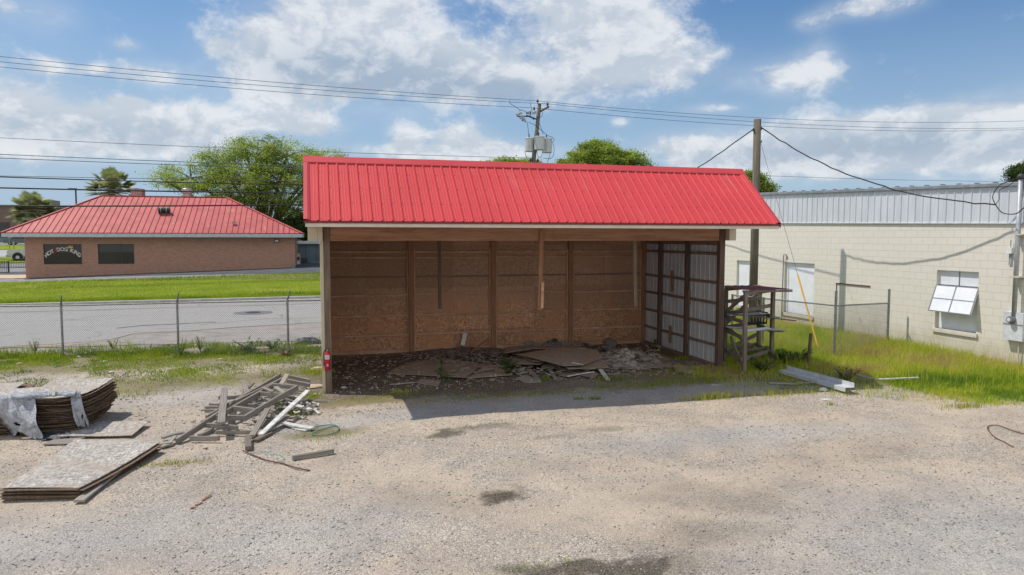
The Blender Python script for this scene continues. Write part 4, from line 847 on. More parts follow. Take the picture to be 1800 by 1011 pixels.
def sedan(px, py, Y, mat, lab, flip=1):
    p = atY(px, py, Y); z0 = float(h(p.x, Y))+.1; z0 = max(z0, p.z); x0 = p.x
    t = thing('parked_sedan', lab, 'car', (x0, Y, z0), 'sedans parked across the far street'); S = lambda L_: [(flip*x, z) for x, z in L_]
    profile_body(t, S([(-2.3, .3), (2.3, .3), (2.36, .6), (2.2, .78), (1.2, .93), (-1.7, .98), (-2.25, .9), (-2.35, .55)]), Y-.9, Y+.9, x0, z0, mat)
    profile_body(t, S([(1.2, .93), (.45, 1.36), (-.75, 1.40), (-1.7, .98)]), Y-.78, Y+.78, x0, z0, mat, 'cabin')
    profile_body(t, S([(.98, .97), (.40, 1.30), (-.15, 1.33), (-.15, .98)]), Y-.80, Y-.785, x0, z0, 'dark_glass', 'side_window')
    profile_body(t, S([(-.22, .98), (-.22, 1.33), (-.75, 1.33), (-1.35, 1.01)]), Y-.80, Y-.785, x0, z0, 'dark_glass', 'side_window')
    for sx in (-1.4, 1.4):
        for sy in (-.78, .78): wheel((x0+sx, Y+sy, z0+.33), .33, .22, t)
    for sy in (-.6, .6): MB().box((x0+flip*2.27, Y+sy, z0+.66), (.12, .3, .12)).build('headlight', 'white', t)
sedan(8, 430, 118, 'car_grey', 'blue grey sedan parked far off at the left edge', 1); sedan(40, 432.5, 114, 'car_dark', 'dark car half hidden behind the brick restaurant', 1)
# silver pickup
p = atY(19, 460, 74); tk = thing('silver_pickup', 'silver pickup truck facing left behind the restaurant corner', 'pickup truck', (p.x+2.7, 74, max(p.z, float(h(p.x, 74))+.08))); z0 = tk['_o'][2]; x0 = p.x
profile_body(tk, [(.0, .5), (0, 1.05), (.15, 1.22), (1.35, 1.30), (5.5, 1.30), (5.6, .55), (1.6, .5)], 73.05, 74.95, x0, z0, 'car_silver')
profile_body(tk, [(1.35, 1.30), (2.0, 1.85), (3.4, 1.88), (3.6, 1.30)], 73.15, 74.85, x0, z0, 'car_silver', 'cab')
profile_body(tk, [(1.7, 1.33), (2.1, 1.78), (3.3, 1.80), (3.4, 1.33)], 73.12, 73.145, x0, z0, 'dark_glass', 'side_window')
MB().box((x0-.05, 74, z0+.55), (.18, 1.9, .22)).build('bumper', 'chrome', tk); MB().box((x0+.02, 73.2, z0+.95), (.12, .3, .2)).build('headlight', 'white', tk); MB().box((x0+.02, 74.8, z0+.95), (.12, .3, .2)).build('headlight', 'white', tk)
for sx in (1.0, 4.5):
    for sy in (-.85, .85): wheel((x0+sx, 74+sy, z0+.4), .40, .26, tk)
    MB().lathe((x0+sx, 73.02, z0+.42), [(.52, 0), (.5, .02)], 20, (0, 1, 0)).build('wheel_arch', 'black', tk)
def railing(pa, pb, hgt, name, lab, step=.14, mat='dark_metal'):
    t = thing(name, lab, 'fence', tuple(pa)); n = max(2, int((pb-pa).length/step)); 
    MB().beam(pa+Vector((0, 0, hgt)), pb+Vector((0, 0, hgt)), .05, .05).build('rail', mat, t); MB().beam(pa+Vector((0, 0, .12)), pb+Vector((0, 0, .12)), .05, .05).build('rail', mat, t)
    mb = MB()
    for k in range(n+1): q = pa.lerp(pb, k/n); mb.span((q.x-.012, q.y-.012, q.z+.1), (q.x+.012, q.y+.012, q.z+hgt))
    mb.build('pickets', mat, t)
    for f_ in (0, .5, 1): q = pa.lerp(pb, f_); MB().span((q.x-.05, q.y-.05, q.z), (q.x+.05, q.y+.05, q.z+hgt+.08)).build('post', mat, t)
a = gp(-60, 473); c = gp(48, 473); c.y = a.y; c.z = a.z; railing(a, c, .92, 'black_railing', 'black picket railing behind the patio left of the restaurant')
a = gp(-60, 482); c = gp(9, 482); c.y = a.y; c.z = a.z; railing(a, c, 1.05, 'patio_railing', 'shorter black patio railing closest to the driveway at the left edge')
lp = atY(133, 333, 80); z0 = float(h(lp.x, 80)); sl_ = thing('parking_lot_lamp', 'dark parking lot lamp post rising behind the restaurant roof', 'lamp post', (lp.x, 80, z0))
MB().tube([(lp.x, 80, z0), (lp.x, 80, lp.z)], .09, 8).build('pole', 'dark_metal', sl_); MB().span((lp.x-.75, 79.8, lp.z-.05), (lp.x+.12, 80.2, lp.z+.13)).build('lamp_head', 'dark_metal', sl_)
for k,(px_) in enumerate((17, 24.5)):
    q = atY(px_, 437, 100); z0 = float(h(q.x, 100)); t = thing('sign_post', ('taller' if k == 0 else 'shorter')+' thin sign post in front of the far sedans', 'sign post', (q.x, 100, z0)); MB().tube([(q.x, 100, z0), (q.x, 100, z0+(2.2 if k == 0 else 1.2))], .05, 6).build('pole', 'steel', t); MB().span((q.x-.14, 99.93, z0+(1.7 if k == 0 else .7)), (q.x+.14, 99.945, z0+(2.2 if k == 0 else 1.15))).build('sign_plate', 'steel', t)

# ================================================================ CHAIN-LINK FENCES
def chain_fence(name, lab, pts, hgt, dia=.062, arm=False, post_r=.03, rail_z=None, wr=.0021, px_=None):
    t = thing(name, lab, 'fence', tuple(pts[0]))
    for k, p in enumerate(pts):
        p = Vector(p); H = (hgt[k] if hasattr(hgt, '__len__') else hgt)+.03
        if px_: H += px_[k]
        mb = MB().tube([p-Vector((0, 0, .15)), p+Vector((0, 0, H))], post_r, 10)
        if arm: mb.tube([p+Vector((0, 0, H)), p+Vector((.04, -.10, H+.10)), p+Vector((.09, -.22, H+.28))], [post_r, post_r*.8, post_r*.55], 8)
        mb.build('post', 'steel', t)
    for k in range(len(pts)-1):
        a, c = Vector(pts[k]), Vector(pts[k+1]); ha = hgt[k] if hasattr(hgt, '__len__') else hgt; hc = hgt[k+1] if hasattr(hgt, '__len__') else hgt
        MB().tube([a+Vector((0, 0, ha)), c+Vector((0, 0, hc))], .021, 8).build('top_rail', 'steel', t)
        mb = MB(); L_ = (c-a).length; n = int(L_/dia)
        at_ = lambda s, z: a.lerp(c, s/L_)+Vector((0, 0, z*(ha+(hc-ha)*s/L_)))
        hh_ = (ha+hc)/2
        for i in range(-int(hh_/dia)-1, n+1):
            for sg in (1, -1):
                s0 = i*dia if sg == 1 else i*dia+hh_; s1 = s0+sg*hh_; z0, z1 = 0.0, 1.0
                lo, hi = min(s0, s1), max(s0, s1)
                if hi <= 0 or lo >= L_: continue
                def zz(s): return (s-s0)/(s1-s0)
                u0, u1 = max(0, lo), min(L_, hi); mb.tube([at_(u0, zz(u0)), at_(u1, zz(u1))], wr, 3, cap=False)
        if arm or True: mb.tube([at_(0, .04), at_(L_, .04)], .0025, 4, cap=False)
        mb.build('wire_mesh', 'wire', t)
    return t
fp = [gp(111, 625), gp(314, 621.5), gp(507, 619)]
stp = (fp[0]-fp[1]); pts = [fp[0]+stp*2.0, fp[0]+stp*1.0]+fp+[fp[2]+Vector((2.7, -.10, 0))]
fr_z = [atY(111, 537.4, fp[0].y).z, atY(314, 532.6, fp[1].y).z, atY(507, 529, fp[2].y).z]
hs = [fr_z[i]-fp[i].z for i in range(3)]; hs = [hs[0], hs[0]]+hs+[hs[2]]
chain_fence('street_fence', 'long galvanised chain-link fence with angled arms along the street', pts, hs, arm=True)
rc_ = gp(1466, 634); far = gp(1340, 612); wl_ = Vector((16.55, 2.0, .0))
chain_fence('corner_fence', 'short chain-link fence corner standing in tall grass by the block wall', [far+(far-rc_)*.5, far, rc_, wl_], [1.48, 1.48, 1.48, 1.30], px_=[0, 0, .36, .40], post_r=.035)

# ================================================================ POLES AND WIRES
PX_ = 14.6; pt = atX(1331.5, 210, PX_)
pole = thing('wooden_pole', 'bare weathered wooden service pole between shed and block building', 'utility pole', (pt.x, pt.y, 0))
MB().tube([(pt.x, pt.y, -.3), (pt.x+.01, pt.y, 3), (pt.x, pt.y, pt.z)], [.155, .14, .125], 16).build('shaft', 'pole_wood', pole, smooth=True)
sc_z = pt.z-.36
MB().box((pt.x-.14, pt.y, sc_z), (.06, .04, .10)).build('insulator', 'dark_metal', pole); MB().box((pt.x+.15, pt.y, sc_z+.06), (.06, .04, .10)).build('insulator', 'dark_metal', pole)
MB().box((pt.x+.13, pt.y-.02, pt.z-.75), (.10, .05, .07)).build('guy_clamp', 'steel', pole)
def cat(a, c, sag, n=24, wob=0, sd=0):
    a, c = Vector(a), Vector(c); r = random.Random(sd); o = []
    for i in range(n+1):
        t = i/n; p = a.lerp(c, t)-Vector((0, 0, sag*4*t*(1-t)))
        if wob and 0 < i < n: p += Vector((0, r.uniform(-wob, wob), r.uniform(-wob, wob)))
        o.append(p)
    return o
def wire(name, lab, pts, r, mat='cable', cat_='power line', group=None):
    o = MB().tube(pts, r, 6).build(name, mat, smooth=True); return tag(o, lab, cat_, group)
# service drops of the wooden pole
e1 = atX(1750, 360, WX-.35); a0 = Vector((pt.x+.18, pt.y, sc_z+.08))
p1 = cat(a0, e1, .55, 30, .018, 3); wire('service_cable', 'black twisted cable sagging from the bare pole to the conduit mast', p1, .019, cat_='cable')
mh_ = Vector((WX-.16, my, mz+.08))
lpz = [e1, atX(1762, 374, 16.6), atX(1785, 376, 16.55), atX(1800, 365, 16.5), atX(1822, 345, 16.5), atX(1812, 322, 16.7), mh_]
def smooth(P, k=6):
    P = [Vector(p) for p in P]; o = []
    for i in range(len(P)-1):
        p0, p1_, p2, p3 = P[max(i-1, 0)], P[i], P[i+1], P[min(i+2, len(P)-1)]
        for j in range(k):
            t = j/k; o.append(.5*((2*p1_)+(p2-p0)*t+(2*p0-5*p1_+4*p2-p3)*t*t+(3*p1_-p0-3*p2+p3)*t**3))
    return o+[P[-1]]
wire('drip_loop', 'black loop of cable drooping low from the service cable to the mast', smooth(lpz), .013, cat_='cable')
wire('drip_loop', 'small upper loop of black cable curling up into the mast head', smooth([e1, atX(1745, 345, 16.6), atX(1757, 326, 16.6), atX(1778, 317, 16.75), mh_]), .012, cat_='cable')
wire('drip_loop', 'thin middle strand curling between service cable and mast head', smooth([e1, atX(1756, 350, 16.6), atX(1757, 335, 16.6), atX(1775, 325, 16.75), mh_]), .009, cat_='cable')
b0 = atY(1205, 294, 20); wire('service_cable', 'black twisted cable running from the bare pole down behind the red roof', cat((pt.x-.18, pt.y, sc_z), atY(1100, 352, 22), .35, 26, .018, 5), .019, cat_='cable')
ga = gp(1440, 618); ga_t = Vector((pt.x+.14, pt.y, pt.z-.75))
gw = thing('guy_wire', 'thin guy wire with a bright yellow sleeve anchored in the grass', 'guy wire', tuple(ga))
MB().tube([ga, ga_t], .006, 5).build('wire', 'cable_grey', gw); q = (ga_t-ga).normalized()
# sleeve starts where the photo's yellow begins
MB().tube([ga+q*.12, ga+q*2.6], .026, 8).build('sleeve', 'yellow', gw)
# three-phase pole with transformers
UY = 36.0; ub = atY(936, 300, UY); ut = atY(948.5, 183, UY); dv = (ut-ub)/(ut.z-ub.z); base = ub-dv*(ub.z-float(h(ub.x, UY)))
up = thing('transformer_pole', 'leaning wooden utility pole carrying three grey transformer cans', 'utility pole', tuple(base))
MB().tube([base, ub, ut], [.20, .17, .13], 14).build('shaft', 'pole_wood', up, smooth=True)
U = lambda px, py, dy=0.0: atY(px, py, UY+dy)
def can(px0, px1, py0, py1, dy):
    a, c = U(px0, py0, dy), U(px1, py1, dy); cx_ = (a.x+c.x)/2; r = (c.x-a.x)/2; H = a.z-c.z
    t = MB().lathe((cx_, UY+dy, c.z), [(r*.86, 0), (r*.93, .02), (r*.97, H*.9), (r*1.04, H*.91), (r*1.04, H*.96), (r*.9, H)], 22).build('transformer', 'can', up, smooth=False)
    MB().lathe((cx_-.05, UY+dy, c.z+H), [(.05, 0), (.035, .06), (.055, .1), (.03, .16), (.05, .2), (.015, .3)], 10).build('bushing', 'dark_metal', t)
    return (cx_, UY+dy, c.z+H+.3)
k1 = can(923.5, 938.5, 242, 267, .15); k2 = can(939, 957, 239.5, 264, -.42); k3 = can(953, 970, 243, 269, .12)
ca = U(950, 196); cb = U(965, 187.5, -.5); MB().beam(ca, cb, .10, .13).build('crossarm', 'pole_wood', up)
MB().beam(U(925, 203, .2), U(944, 210, -.05), .08, .10).build('crossarm', 'dark_metal', up); MB().beam(U(909, 204.5, .1), U(934, 205, .12), .06, .08).build('crossarm', 'dark_metal', up)
def insul(p, s=1): return MB().lathe(p, [(.03*s, -.1), (.03*s, 0), (.09*s, .02), (.09*s, .06), (.05*s, .07), (.10*s, .10), (.05*s, .19), (.03*s, .22)], 10).build('insulator', 'dark_metal', up)
i1 = U(945, 180); insul(i1); i2 = U(962.5, 185.5, -.45); insul(i2); i3 = U(939, 193.5, -.2); insul(i3, .8)
for (x0, y0, x1, y1) in ((908, 202, 917, 198), (914, 208, 921, 203), (925, 199, 933, 196), (919, 206, 924, 214), (938, 199, 942, 196)):
    MB().tube([U(x0, y0, .1), U(x1, y1, .1)], [.10, .09], 8).build('cutout_switch', 'conduit', up)
for (x0, y0, x1, y1) in ((918, 210, 919, 213), (924, 212, 924, 215), (936, 208, 939, 210), (932, 196, 933, 202)): MB().tube([U(x0, y0, .1), U(x1, y1, .1)], .05, 8).build('arrester', 'dark_metal', up)
J = [('jumper', [(895, 177), (897, 182), (912, 192), (914, 196)]), ('jumper', [(932, 182), (934, 190), (937, 202)]), ('jumper', [(927, 215), (928, 225), (930, 240)]), ('jumper', [(929, 215), (940, 220), (955, 232), (961, 238)]),
     ('jumper', [(948, 217), (952, 228), (955, 236)]), ('jumper', [(960, 238), (970, 241), (974, 246), (971, 250)]), ('jumper', [(971, 250), (974, 262), (972, 275), (965, 279), (955, 278)]), ('jumper', [(967, 260), (967, 270), (962, 286)]),
     ('jumper', [(954, 243), (955, 258), (952, 274), (947, 277), (944, 268), (944, 262)]), ('jumper', [(923, 265), (924, 274), (926, 277)]), ('jumper', [(914, 193), (925, 197), (935, 207)]), ('jumper', [(953, 203), (954, 197), (952, 205), (945, 206)])]
for nme, P in J: MB().tube(smooth([U(*p, -.15) for p in P], 4), .018, 5).build(nme, 'cable', up)
for (x, y) in ((932.5, 284), (945, 285)): insul(U(x, y, -.2), 1.0)
# lines along the street
GL = 'wires on the transformer pole line'
wire('power_line', 'uppermost bare power line left of the transformer pole', cat(atY(-160, 82.5, 33), i1+Vector((0, 0, .1)), .25), .016, 'cable_grey', group=GL)
wire('power_line', 'second power line from the top left of the transformer pole', cat(atY(-160, 92, 32.5), i2+Vector((0, 0, .12)), .30), .016, 'cable_grey', group=GL)
wire('power_line', 'third power line from the top left of the transformer pole', cat(atY(-160, 101, 33.5), i3+Vector((0, 0, .15)), .30), .016, 'cable_grey', group=GL)
wire('power_line', 'uppermost power line running right from the transformer pole', cat(i1+Vector((0, 0, .1)), atY(1980, 203, 40), 1.1), .016, 'cable_grey', group=GL)
wire('power_line', 'second power line running right from the transformer pole', cat(i2+Vector((0, 0, .12)), atY(1980, 216.5, 40.5), 1.1), .016, 'cable_grey', group=GL)
wire('power_line', 'lowest power line running right from the transformer pole', cat(i3+Vector((0, 0, .15)), atY(1980, 218, 39.5), 1.15), .016, 'cable_grey', group=GL)
for k, (yl, yr, r, s, lab, sg) in enumerate(((234, 278, .016, .15, 'neutral line passing over the oak just below the transformers', 'cable_grey'), (264, 304, .022, .12, 'upper of two close wires crossing the oak crown', 'cable_grey'), (271, 308, .022, .12, 'lower of two close wires crossing the oak crown', 'cable_grey'),
        (306, 322, .018, .08, 'thin wire level with the palm top behind the restaurant', 'cable_grey'), (305, 328, .035, .22, 'medium black cable crossing the palm trunk top', 'cable'), (326, 340, .050, .18, 'thick black cable passing just above the restaurant ridge', 'cable'), (361, 350, .052, .22, 'thick black cable crossing in front of the restaurant roof', 'cable'))):
    R2 = U(938, yr, -.2); wire('communication_cable' if r > .03 else 'power_line', lab, cat(atY(-160, yl, 34), R2, s), r, sg, group=GL)
wire('power_line', 'single thin wire passing behind the bare wooden pole above the parapet', cat(U(938, 288, -.2), atY(1980, 318, 40), .5), .016, 'cable_grey', group=GL)
wire('power_line', 'low dark wire skimming the top of the metal parapet', cat(U(938, 330, -.2), atY(1980, 352, 44), .3), .03, 'cable', group=GL)
# ================================================================ LUMBER PILE (every board a thing)
def Z2(x, y): return 270+x/5.054, 640+y/5.054
def board(lab, a, c, za, zc, wd, th, mat='grey_wood', roll=0.0, cv=Z2, name='loose_board', cat_='board', group='boards of the lumber pile'):
    p = gp(*cv(*a), dz=za); q = gp(*cv(*c), dz=zc)
    if cv is Z2: wd, th = wd*(.82 if wd > .08 else 1), th*(.74 if th > .06 else 1)
    o = MB().beam(p, q, wd, th, roll=roll, seg=4, bow=random.uniform(-.01, .01)).build(name, mat, loc=tuple(p)); return tag(o, lab, cat_, group)
HP = math.pi/2
for args in (
 ('long grey rail forming the far edge of the collapsed frame', (1125, 100), (470, 480), .42, .12, .045, .13),
 ('long grey rail running to the sheet stack, lowest left end of the pile', (590, 440), (205, 690), .22, .05, .045, .14),
 ('long straight rail just inside the far edge of the frame', (1150, 135), (730, 340), .38, .24, .045, .12),
 ('middle rail of the frame with the cross pieces nailed on', (1065, 190), (560, 480), .36, .20, .045, .13),
 ('near rail of the ladder-like frame, broad and grey', (1278, 208), (805, 485), .40, .22, .05, .14),
 ('thin rail lying beside the lowest long rail of the frame', (690, 360), (430, 530), .22, .12, .04, .10),
 ('uppermost cross piece of the ladder-like frame', (1062, 190), (1275, 207), .38, .40, .045, .12),
 ('second cross piece of the ladder-like frame from the top', (942, 262), (1150, 275), .32, .34, .045, .11),
 ('third cross piece of the ladder-like frame, in its middle', (702, 392), (915, 418), .26, .27, .045, .12),
 ('short cross piece at the foot of the ladder-like frame', (640, 478), (800, 480), .20, .21, .05, .12),
 ('thin cross piece in shade under the middle of the frame', (800, 360), (960, 375), .14, .14, .04, .10),
 ('dark cross board sticking out from the middle rail toward the yard', (430, 540), (745, 568), .12, .14, .05, .11),
 ('cross board lying flat below the leaning wide board', (555, 607), (868, 605), .07, .07, .045, .09),
 ('short thick board end pointing right at the pile front', (325, 660), (583, 658), .07, .08, .05, .11)):
    lab, a, c, za, zc, wd, th = args; board(lab, a, c, za, zc, wd, th)
for args in (
 ('wide weathered plank leaning steeply across the frame at the left', (632, 215), (600, 525), .34, .28, .15, .035, 'grey_wood'),
 ('short plank standing up behind the middle of the frame', (797, 148), (835, 270), .38, .26, .12, .035, 'grey_wood'),
 ('short pale plank crossing the top corner of the frame', (1187, 92), (1135, 180), .46, .36, .12, .035, 'pale_wood'),
 ('thin brownish stick poking up behind the frame', (888, 170), (738, 330), .34, .12, .05, .03, 'post_wood'),
 ('long white painted board leaning at the right of the pile', (1372, 235), (950, 630), .36, .06, .12, .03, 'white_paint_board'),
 ('grey plank leaning beside the long white painted board', (1012, 398), (872, 640), .26, .05, .13, .035, 'grey_wood'),
 ('short board lying flat at the foot of the white painted board', (1040, 612), (900, 682), .03, .03, .12, .04, 'post_wood'),
 ('short greenish grey block nearest the rusty rod', (835, 645), (842, 748), .07, .05, .12, .06, 'rack_wood'),
 ('grey board at the top right corner with its shade on the soil', (1190, 108), (1388, 150), .30, .22, .045, .10, 'grey_wood'),
 ('grey board just below the top right corner board', (1185, 150), (1388, 190), .22, .15, .045, .12, 'grey_wood'),
 ('flat white painted plank at the lower right of the pile', (1148, 520), (1410, 570), .08, .05, .13, .03, 'white_paint_board'),
 ('broken white strip beneath the flat white plank', (1240, 565), (1360, 592), .02, .02, .09, .02, 'white_paint_board'),
 ('short white plank resting under the tip of the long white board', (1180, 345), (1395, 405), .14, .10, .12, .03, 'white_paint_board'),
 ('narrow white stick lying farthest right of the pile', (1358, 340), (1470, 440), .08, .03, .05, .025, 'white_paint_board'),
 ('narrow grey strip on gravel right of the pile', (1200, 472), (1355, 476), .03, .03, .06, .025, 'pale_wood'),
 ('thin grey lath reaching right toward the shed post', (1320, 325), (1548, 334), .03, .03, .025, .02, 'grey_wood'),
 ('board end sticking out behind the leaning wide plank', (575, 298), (770, 290), .14, .14, .05, .10, 'grey_wood'),
 ('upper of three short board ends at the left of the pile', (500, 358), (590, 360), .10, .12, .05, .07, 'grey_wood'),
 ('middle of three short board ends at the left of the pile', (455, 384), (575, 384), .08, .08, .05, .07, 'pale_wood'),
 ('lowest of three short board ends at the left of the pile', (455, 414), (560, 416), .04, .04, .05, .07, 'grey_wood'),
 ('shaded strut slanting under the dark cross board', (400, 635), (530, 570), .04, .08, .05, .04, 'grey_wood'),
 ('weathered flat board between the two stacks and the pile', (75, 655), (270, 608), .06, .08, .12, .03, 'grey_wood'),
 ('rounded pale board end lying at the left tip of the pile', (60, 738), (155, 712), .03, .03, .12, .03, 'pale_wood'),
 ('small chip board leaning on the left tip of the pile', (130, 705), (192, 640), .06, .10, .07, .02, 'pale_wood'),
 ('grey plank end with split tip at the left tip of the pile', (8, 715), (170, 690), .05, .06, .12, .03, 'pale_wood'),
 ('short plank in the dark middle right of the pile', (1030, 400), (1130, 445), .16, .10, .12, .03, 'grey_wood'),
 ('short plank across the upper inside of the frame', (1085, 205), (1165, 260), .42, .38, .10, .03, 'pale_wood'),
 ('curved board scrap across the top of the middle rail', (970, 210), (1060, 248), .40, .38, .09, .03, 'grey_wood'),
 ('white scrap plank visible inside the frame', (860, 330), (1000, 345), .10, .10, .10, .02, 'white_paint_board'),
 ('isolated grey board lying alone on the gravel right of the pile', (1232, 832), (1602, 770), .05, .05, .05, .09, 'grey_wood'),
 ('thin pale stick beside the isolated grey board', (1368, 732), (1420, 755), .01, .01, .02, .015, 'pale_wood'),
 ('grey lath slanting under the near rail of the frame', (1000, 500), (880, 495), .05, .05, .08, .02, 'pale_wood'),
 ('grey plank lying low behind the white painted board', (1190, 470), (1010, 590), .10, .04, .12, .03, 'grey_wood'),
 ('greyish plank between near rail and grey leaning plank', (1060, 470), (960, 560), .12, .04, .10, .03, 'grey_wood')):
    lab, a, c, za, zc, wd, th, mt = args; board(lab, a, c, za, zc, wd, th, mt)
# splintered scraps under the pile: nobody could count them
def scraps(name, lab, pts_fn, n, smin, smax, mat, kind='stuff', cat_='scrap'):
    mb = MB()
    for _ in range(n):
        p = pts_fn(); s = random.uniform(smin, smax); a = random.uniform(0, 6.28)
        R = Matrix.Rotation(a, 3, 'Z') @ Matrix.Rotation(random.uniform(-.35, .35), 3, 'X') @ Matrix.Rotation(random.uniform(-.3, .3), 3, 'Y')
        mb.box(p, (s, s*random.uniform(.12, .5), random.uniform(.006, .02)), R)
    return tag(mb.build(name, mat, loc=(0, 0, 0)), lab, cat_, kind=kind)
def area_px(px0, px1, py0, py1, dz=(0, .05)):
    def f():
        p = gp(random.uniform(px0, px1), random.triangular(py0, py1), 0); p.z += random.uniform(*dz); return p
    return f
scraps('wood_scraps', 'splintered grey wood scraps lying under the lumber pile', area_px(430, 545, 680, 745, (.005, .14)), 170, .05, .28, 'grey_wood')
scraps('white_scraps', 'white paint flakes and splinters under the lumber pile', area_px(440, 560, 690, 750, (.005, .08)), 60, .03, .16, 'white_paint_board')
scraps('wood_scraps', 'scattered splinters on the gravel around the lumber pile', area_px(330, 600, 690, 800, (.0, .012)), 90, .02, .12, 'pale_wood')
# rusty rods, cords
def rod(name, lab, pts, r, mat, cat_='rod'):
    o = MB().tube(smooth([Vector(p) for p in pts], 6), r, 6).build(name, mat, smooth=True); return tag(o, lab, cat_)
rod('rusty_rod', 'bent rusty rod lying on gravel in front of the lumber pile', [gp(*Z2(*p), dz=z) for p, z in (((795, 770), .03), ((900, 815), .02), ((1020, 858), .03), ((1150, 885), .015), ((1280, 925), .03), ((1390, 946), .01))], .010, 'rust')
rod('rusty_rod', 'thin curled rusty wire at the right edge of the gravel yard', [gp(*p, dz=z) for p, z in (((1805, 764), .02), ((1780, 757), .02), ((1755, 748), .03), ((1738, 749), .02), ((1737, 756), .02), ((1748, 768), .02), ((1765, 777), .01), ((1781, 786), .01))], .009, 'rust')
gr = [gp(*p, dz=.025) for p in ((545, 757), (552, 751), (568, 748), (585, 747), (595, 751), (592, 759), (578, 764), (560, 765), (548, 763), (556, 759), (572, 753), (590, 749))]
rod('green_cord', 'loose ring of dark green cord right of the lumber pile', gr, .010, 'green_hose', 'cord')
rod('teal_cord', 'pale teal cord looped beside the rusty rod', [gp(*Z2(*p), dz=.02) for p in ((850, 800), (930, 780), (1010, 775), (1050, 800), (1110, 800), (1160, 835), (1130, 860), (1100, 862))], .006, 'teal_hose', 'cord')

# ================================================================ PLYWOOD STACKS (every sheet a thing)
ORD = 'first second third fourth fifth sixth seventh eighth ninth tenth eleventh twelfth thirteenth fourteenth fifteenth sixteenth seventeenth eighteenth nineteenth twentieth twenty-first twenty-second twenty-third twenty-fourth twenty-fifth twenty-sixth'.split()
def sheet_obj(lab, P, z, t, mat='ply_edge', group=None, sag=(0, 0), ragged=.004, dx=0, dy=0, cup=0.0, rot=0.0, name='plywood_sheet', wob=.006, tilt=None):
    c4 = []; cen = sum((Vector(p) for p in P), Vector())/4
    for i, p in enumerate(P):
        v = Vector(p)-cen; v = Matrix.Rotation(rot, 3, 'Z') @ v; v = v+cen+Vector((dx, dy, 0)); v.z = z+(tilt[i] if tilt else 0); c4.append(v)
    ph = random.uniform(0, 6)
    o = MB().sheet(c4, t, 10, 12, lambda u, v: sag[0]*(2*u-1)**2*.5+sag[1]*(2*v-1)**2+cup*u*u+wob*math.sin(5*u+ph)*math.sin(4*v+ph), ragged).build(name, mat, loc=(c4[0].x, c4[0].y, z-t))
    return tag(o, lab, 'plywood sheet', group)
# stack A : tall stack of sheets with plastic over its near end
ZT = .66; A4 = [atZ(30, 700, ZT-.1), atZ(140, 695, ZT-.1), atZ(198, 665, ZT-.1), atZ(96, 665, ZT-.1)]
GA = 'sheets of the tall plywood stack'
n = 26; g0 = float(h(-4.3, -1.8))
for k in range(n):
    f = k/(n-1); z = g0+.03+f*(ZT-.1-.03+.04); last = k == n-1
    sheet_obj('top sheet of the tall plywood stack, grey and weathered' if last else ('lowest' if k == 0 else ORD[n-1-k])+' sheet from the top of the tall plywood stack' if k else 'lowest sheet on the gravel under the tall plywood stack', A4, z, .011 if not last else .012, 'osb_grey' if last else 'ply_edge', GA,
        sag=(.05+.03*f, .03), dx=(0 if last else random.uniform(-.06, .05))-(1-f)*.03+ .08*math.sin(f*3), dy=0 if last else random.uniform(-.06, .04), rot=random.uniform(-.02, .02), ragged=.012, wob=.006)
# stack C : second stack of the same height to the left of it, half out of frame
C4 = [atZ(-95, 712, .50), atZ(22, 712, .50), atZ(92, 683, .50), atZ(-18, 682, .50)]
C4 = [Vector((A4[0].x-1.55, A4[0].y+.12, 0)), Vector((A4[0].x-.16, A4[0].y-.02, 0)), Vector((A4[3].x-.10, A4[3].y-.1, 0)), Vector((A4[3].x-1.45, A4[3].y, 0))]
for k in range(20):
    f = k/19; sheet_obj('top sheet of the lower stack at the left edge under plastic' if k == 19 else ORD[19-k]+' sheet from the top of the lower stack at the left edge', C4, g0+.03+f*.44, .012, 'ply_edge' if k < 19 else 'osb_grey', 'sheets of the stack at the left edge', sag=(.05, .03), dx=random.uniform(-.05, .05), dy=random.uniform(-.05, .05), rot=random.uniform(-.02, .02), ragged=.01)
# stack D : further stack at the far left
D4 = [gp(-80, 718), gp(18, 718), gp(54, 692), gp(-25, 690)]
for k in range(9):
    f = k/8; sheet_obj('grey top sheet of the farthest low stack at the left edge' if k == 8 else ORD[8-k]+' sheet from the top of the farthest low stack', D4, g0+.02+f*.24, .013, 'ply_edge' if k < 8 else 'osb_grey', 'sheets of the farthest low stack', sag=(.04, .02), dx=random.uniform(-.05, .05)+(.12 if k<7 else -.1), dy=random.uniform(-.05, .05), rot=random.uniform(-.03, .03), ragged=.01)
# stack B : low stack of long sheets in front
B4 = [atZ(3, 852, .13), atZ(139, 851, .10), atZ(280, 769, .13), atZ(131, 767, .13)]
GB = 'sheets of the low front stack'; gb = float(h(-3.2, -4.8))
for k in range(9):
    f = k/8; last = k == 8
    sheet_obj('grey top sheet with worn bleached flakes on the low front stack' if last else ORD[8-k]+' sheet from the top of the low front stack', B4, gb+.02+f*.135, .011, 'osb_grey' if last else 'ply_edge', GB,
        sag=(.0, .025), cup=-.02-.01*f, dx=0 if last else random.uniform(-.04, .07), dy=0 if last else random.uniform(-.05, .02), rot=0 if last else random.uniform(-.012, .02), ragged=.004)
for a, c, wd, lab in (((185, 898), (375, 900), .10, 'board sticking out lowest at the near left of the low stack'), ((440, 880), (660, 740), .12, 'plank end sticking out at the near corner of the low stack'), ((560, 868), (840, 690), .10, 'second plank end beside the near corner of the low stack'), ((540, 938), (800, 730), .13, 'longest plank sticking out beneath the low front stack')):
    cv = lambda x, y: (x/3.89, 640+y/3.89); board(lab, a, c, .04, .03, wd, .03, 'pale_wood', cv=cv, group='planks under the low front stack')
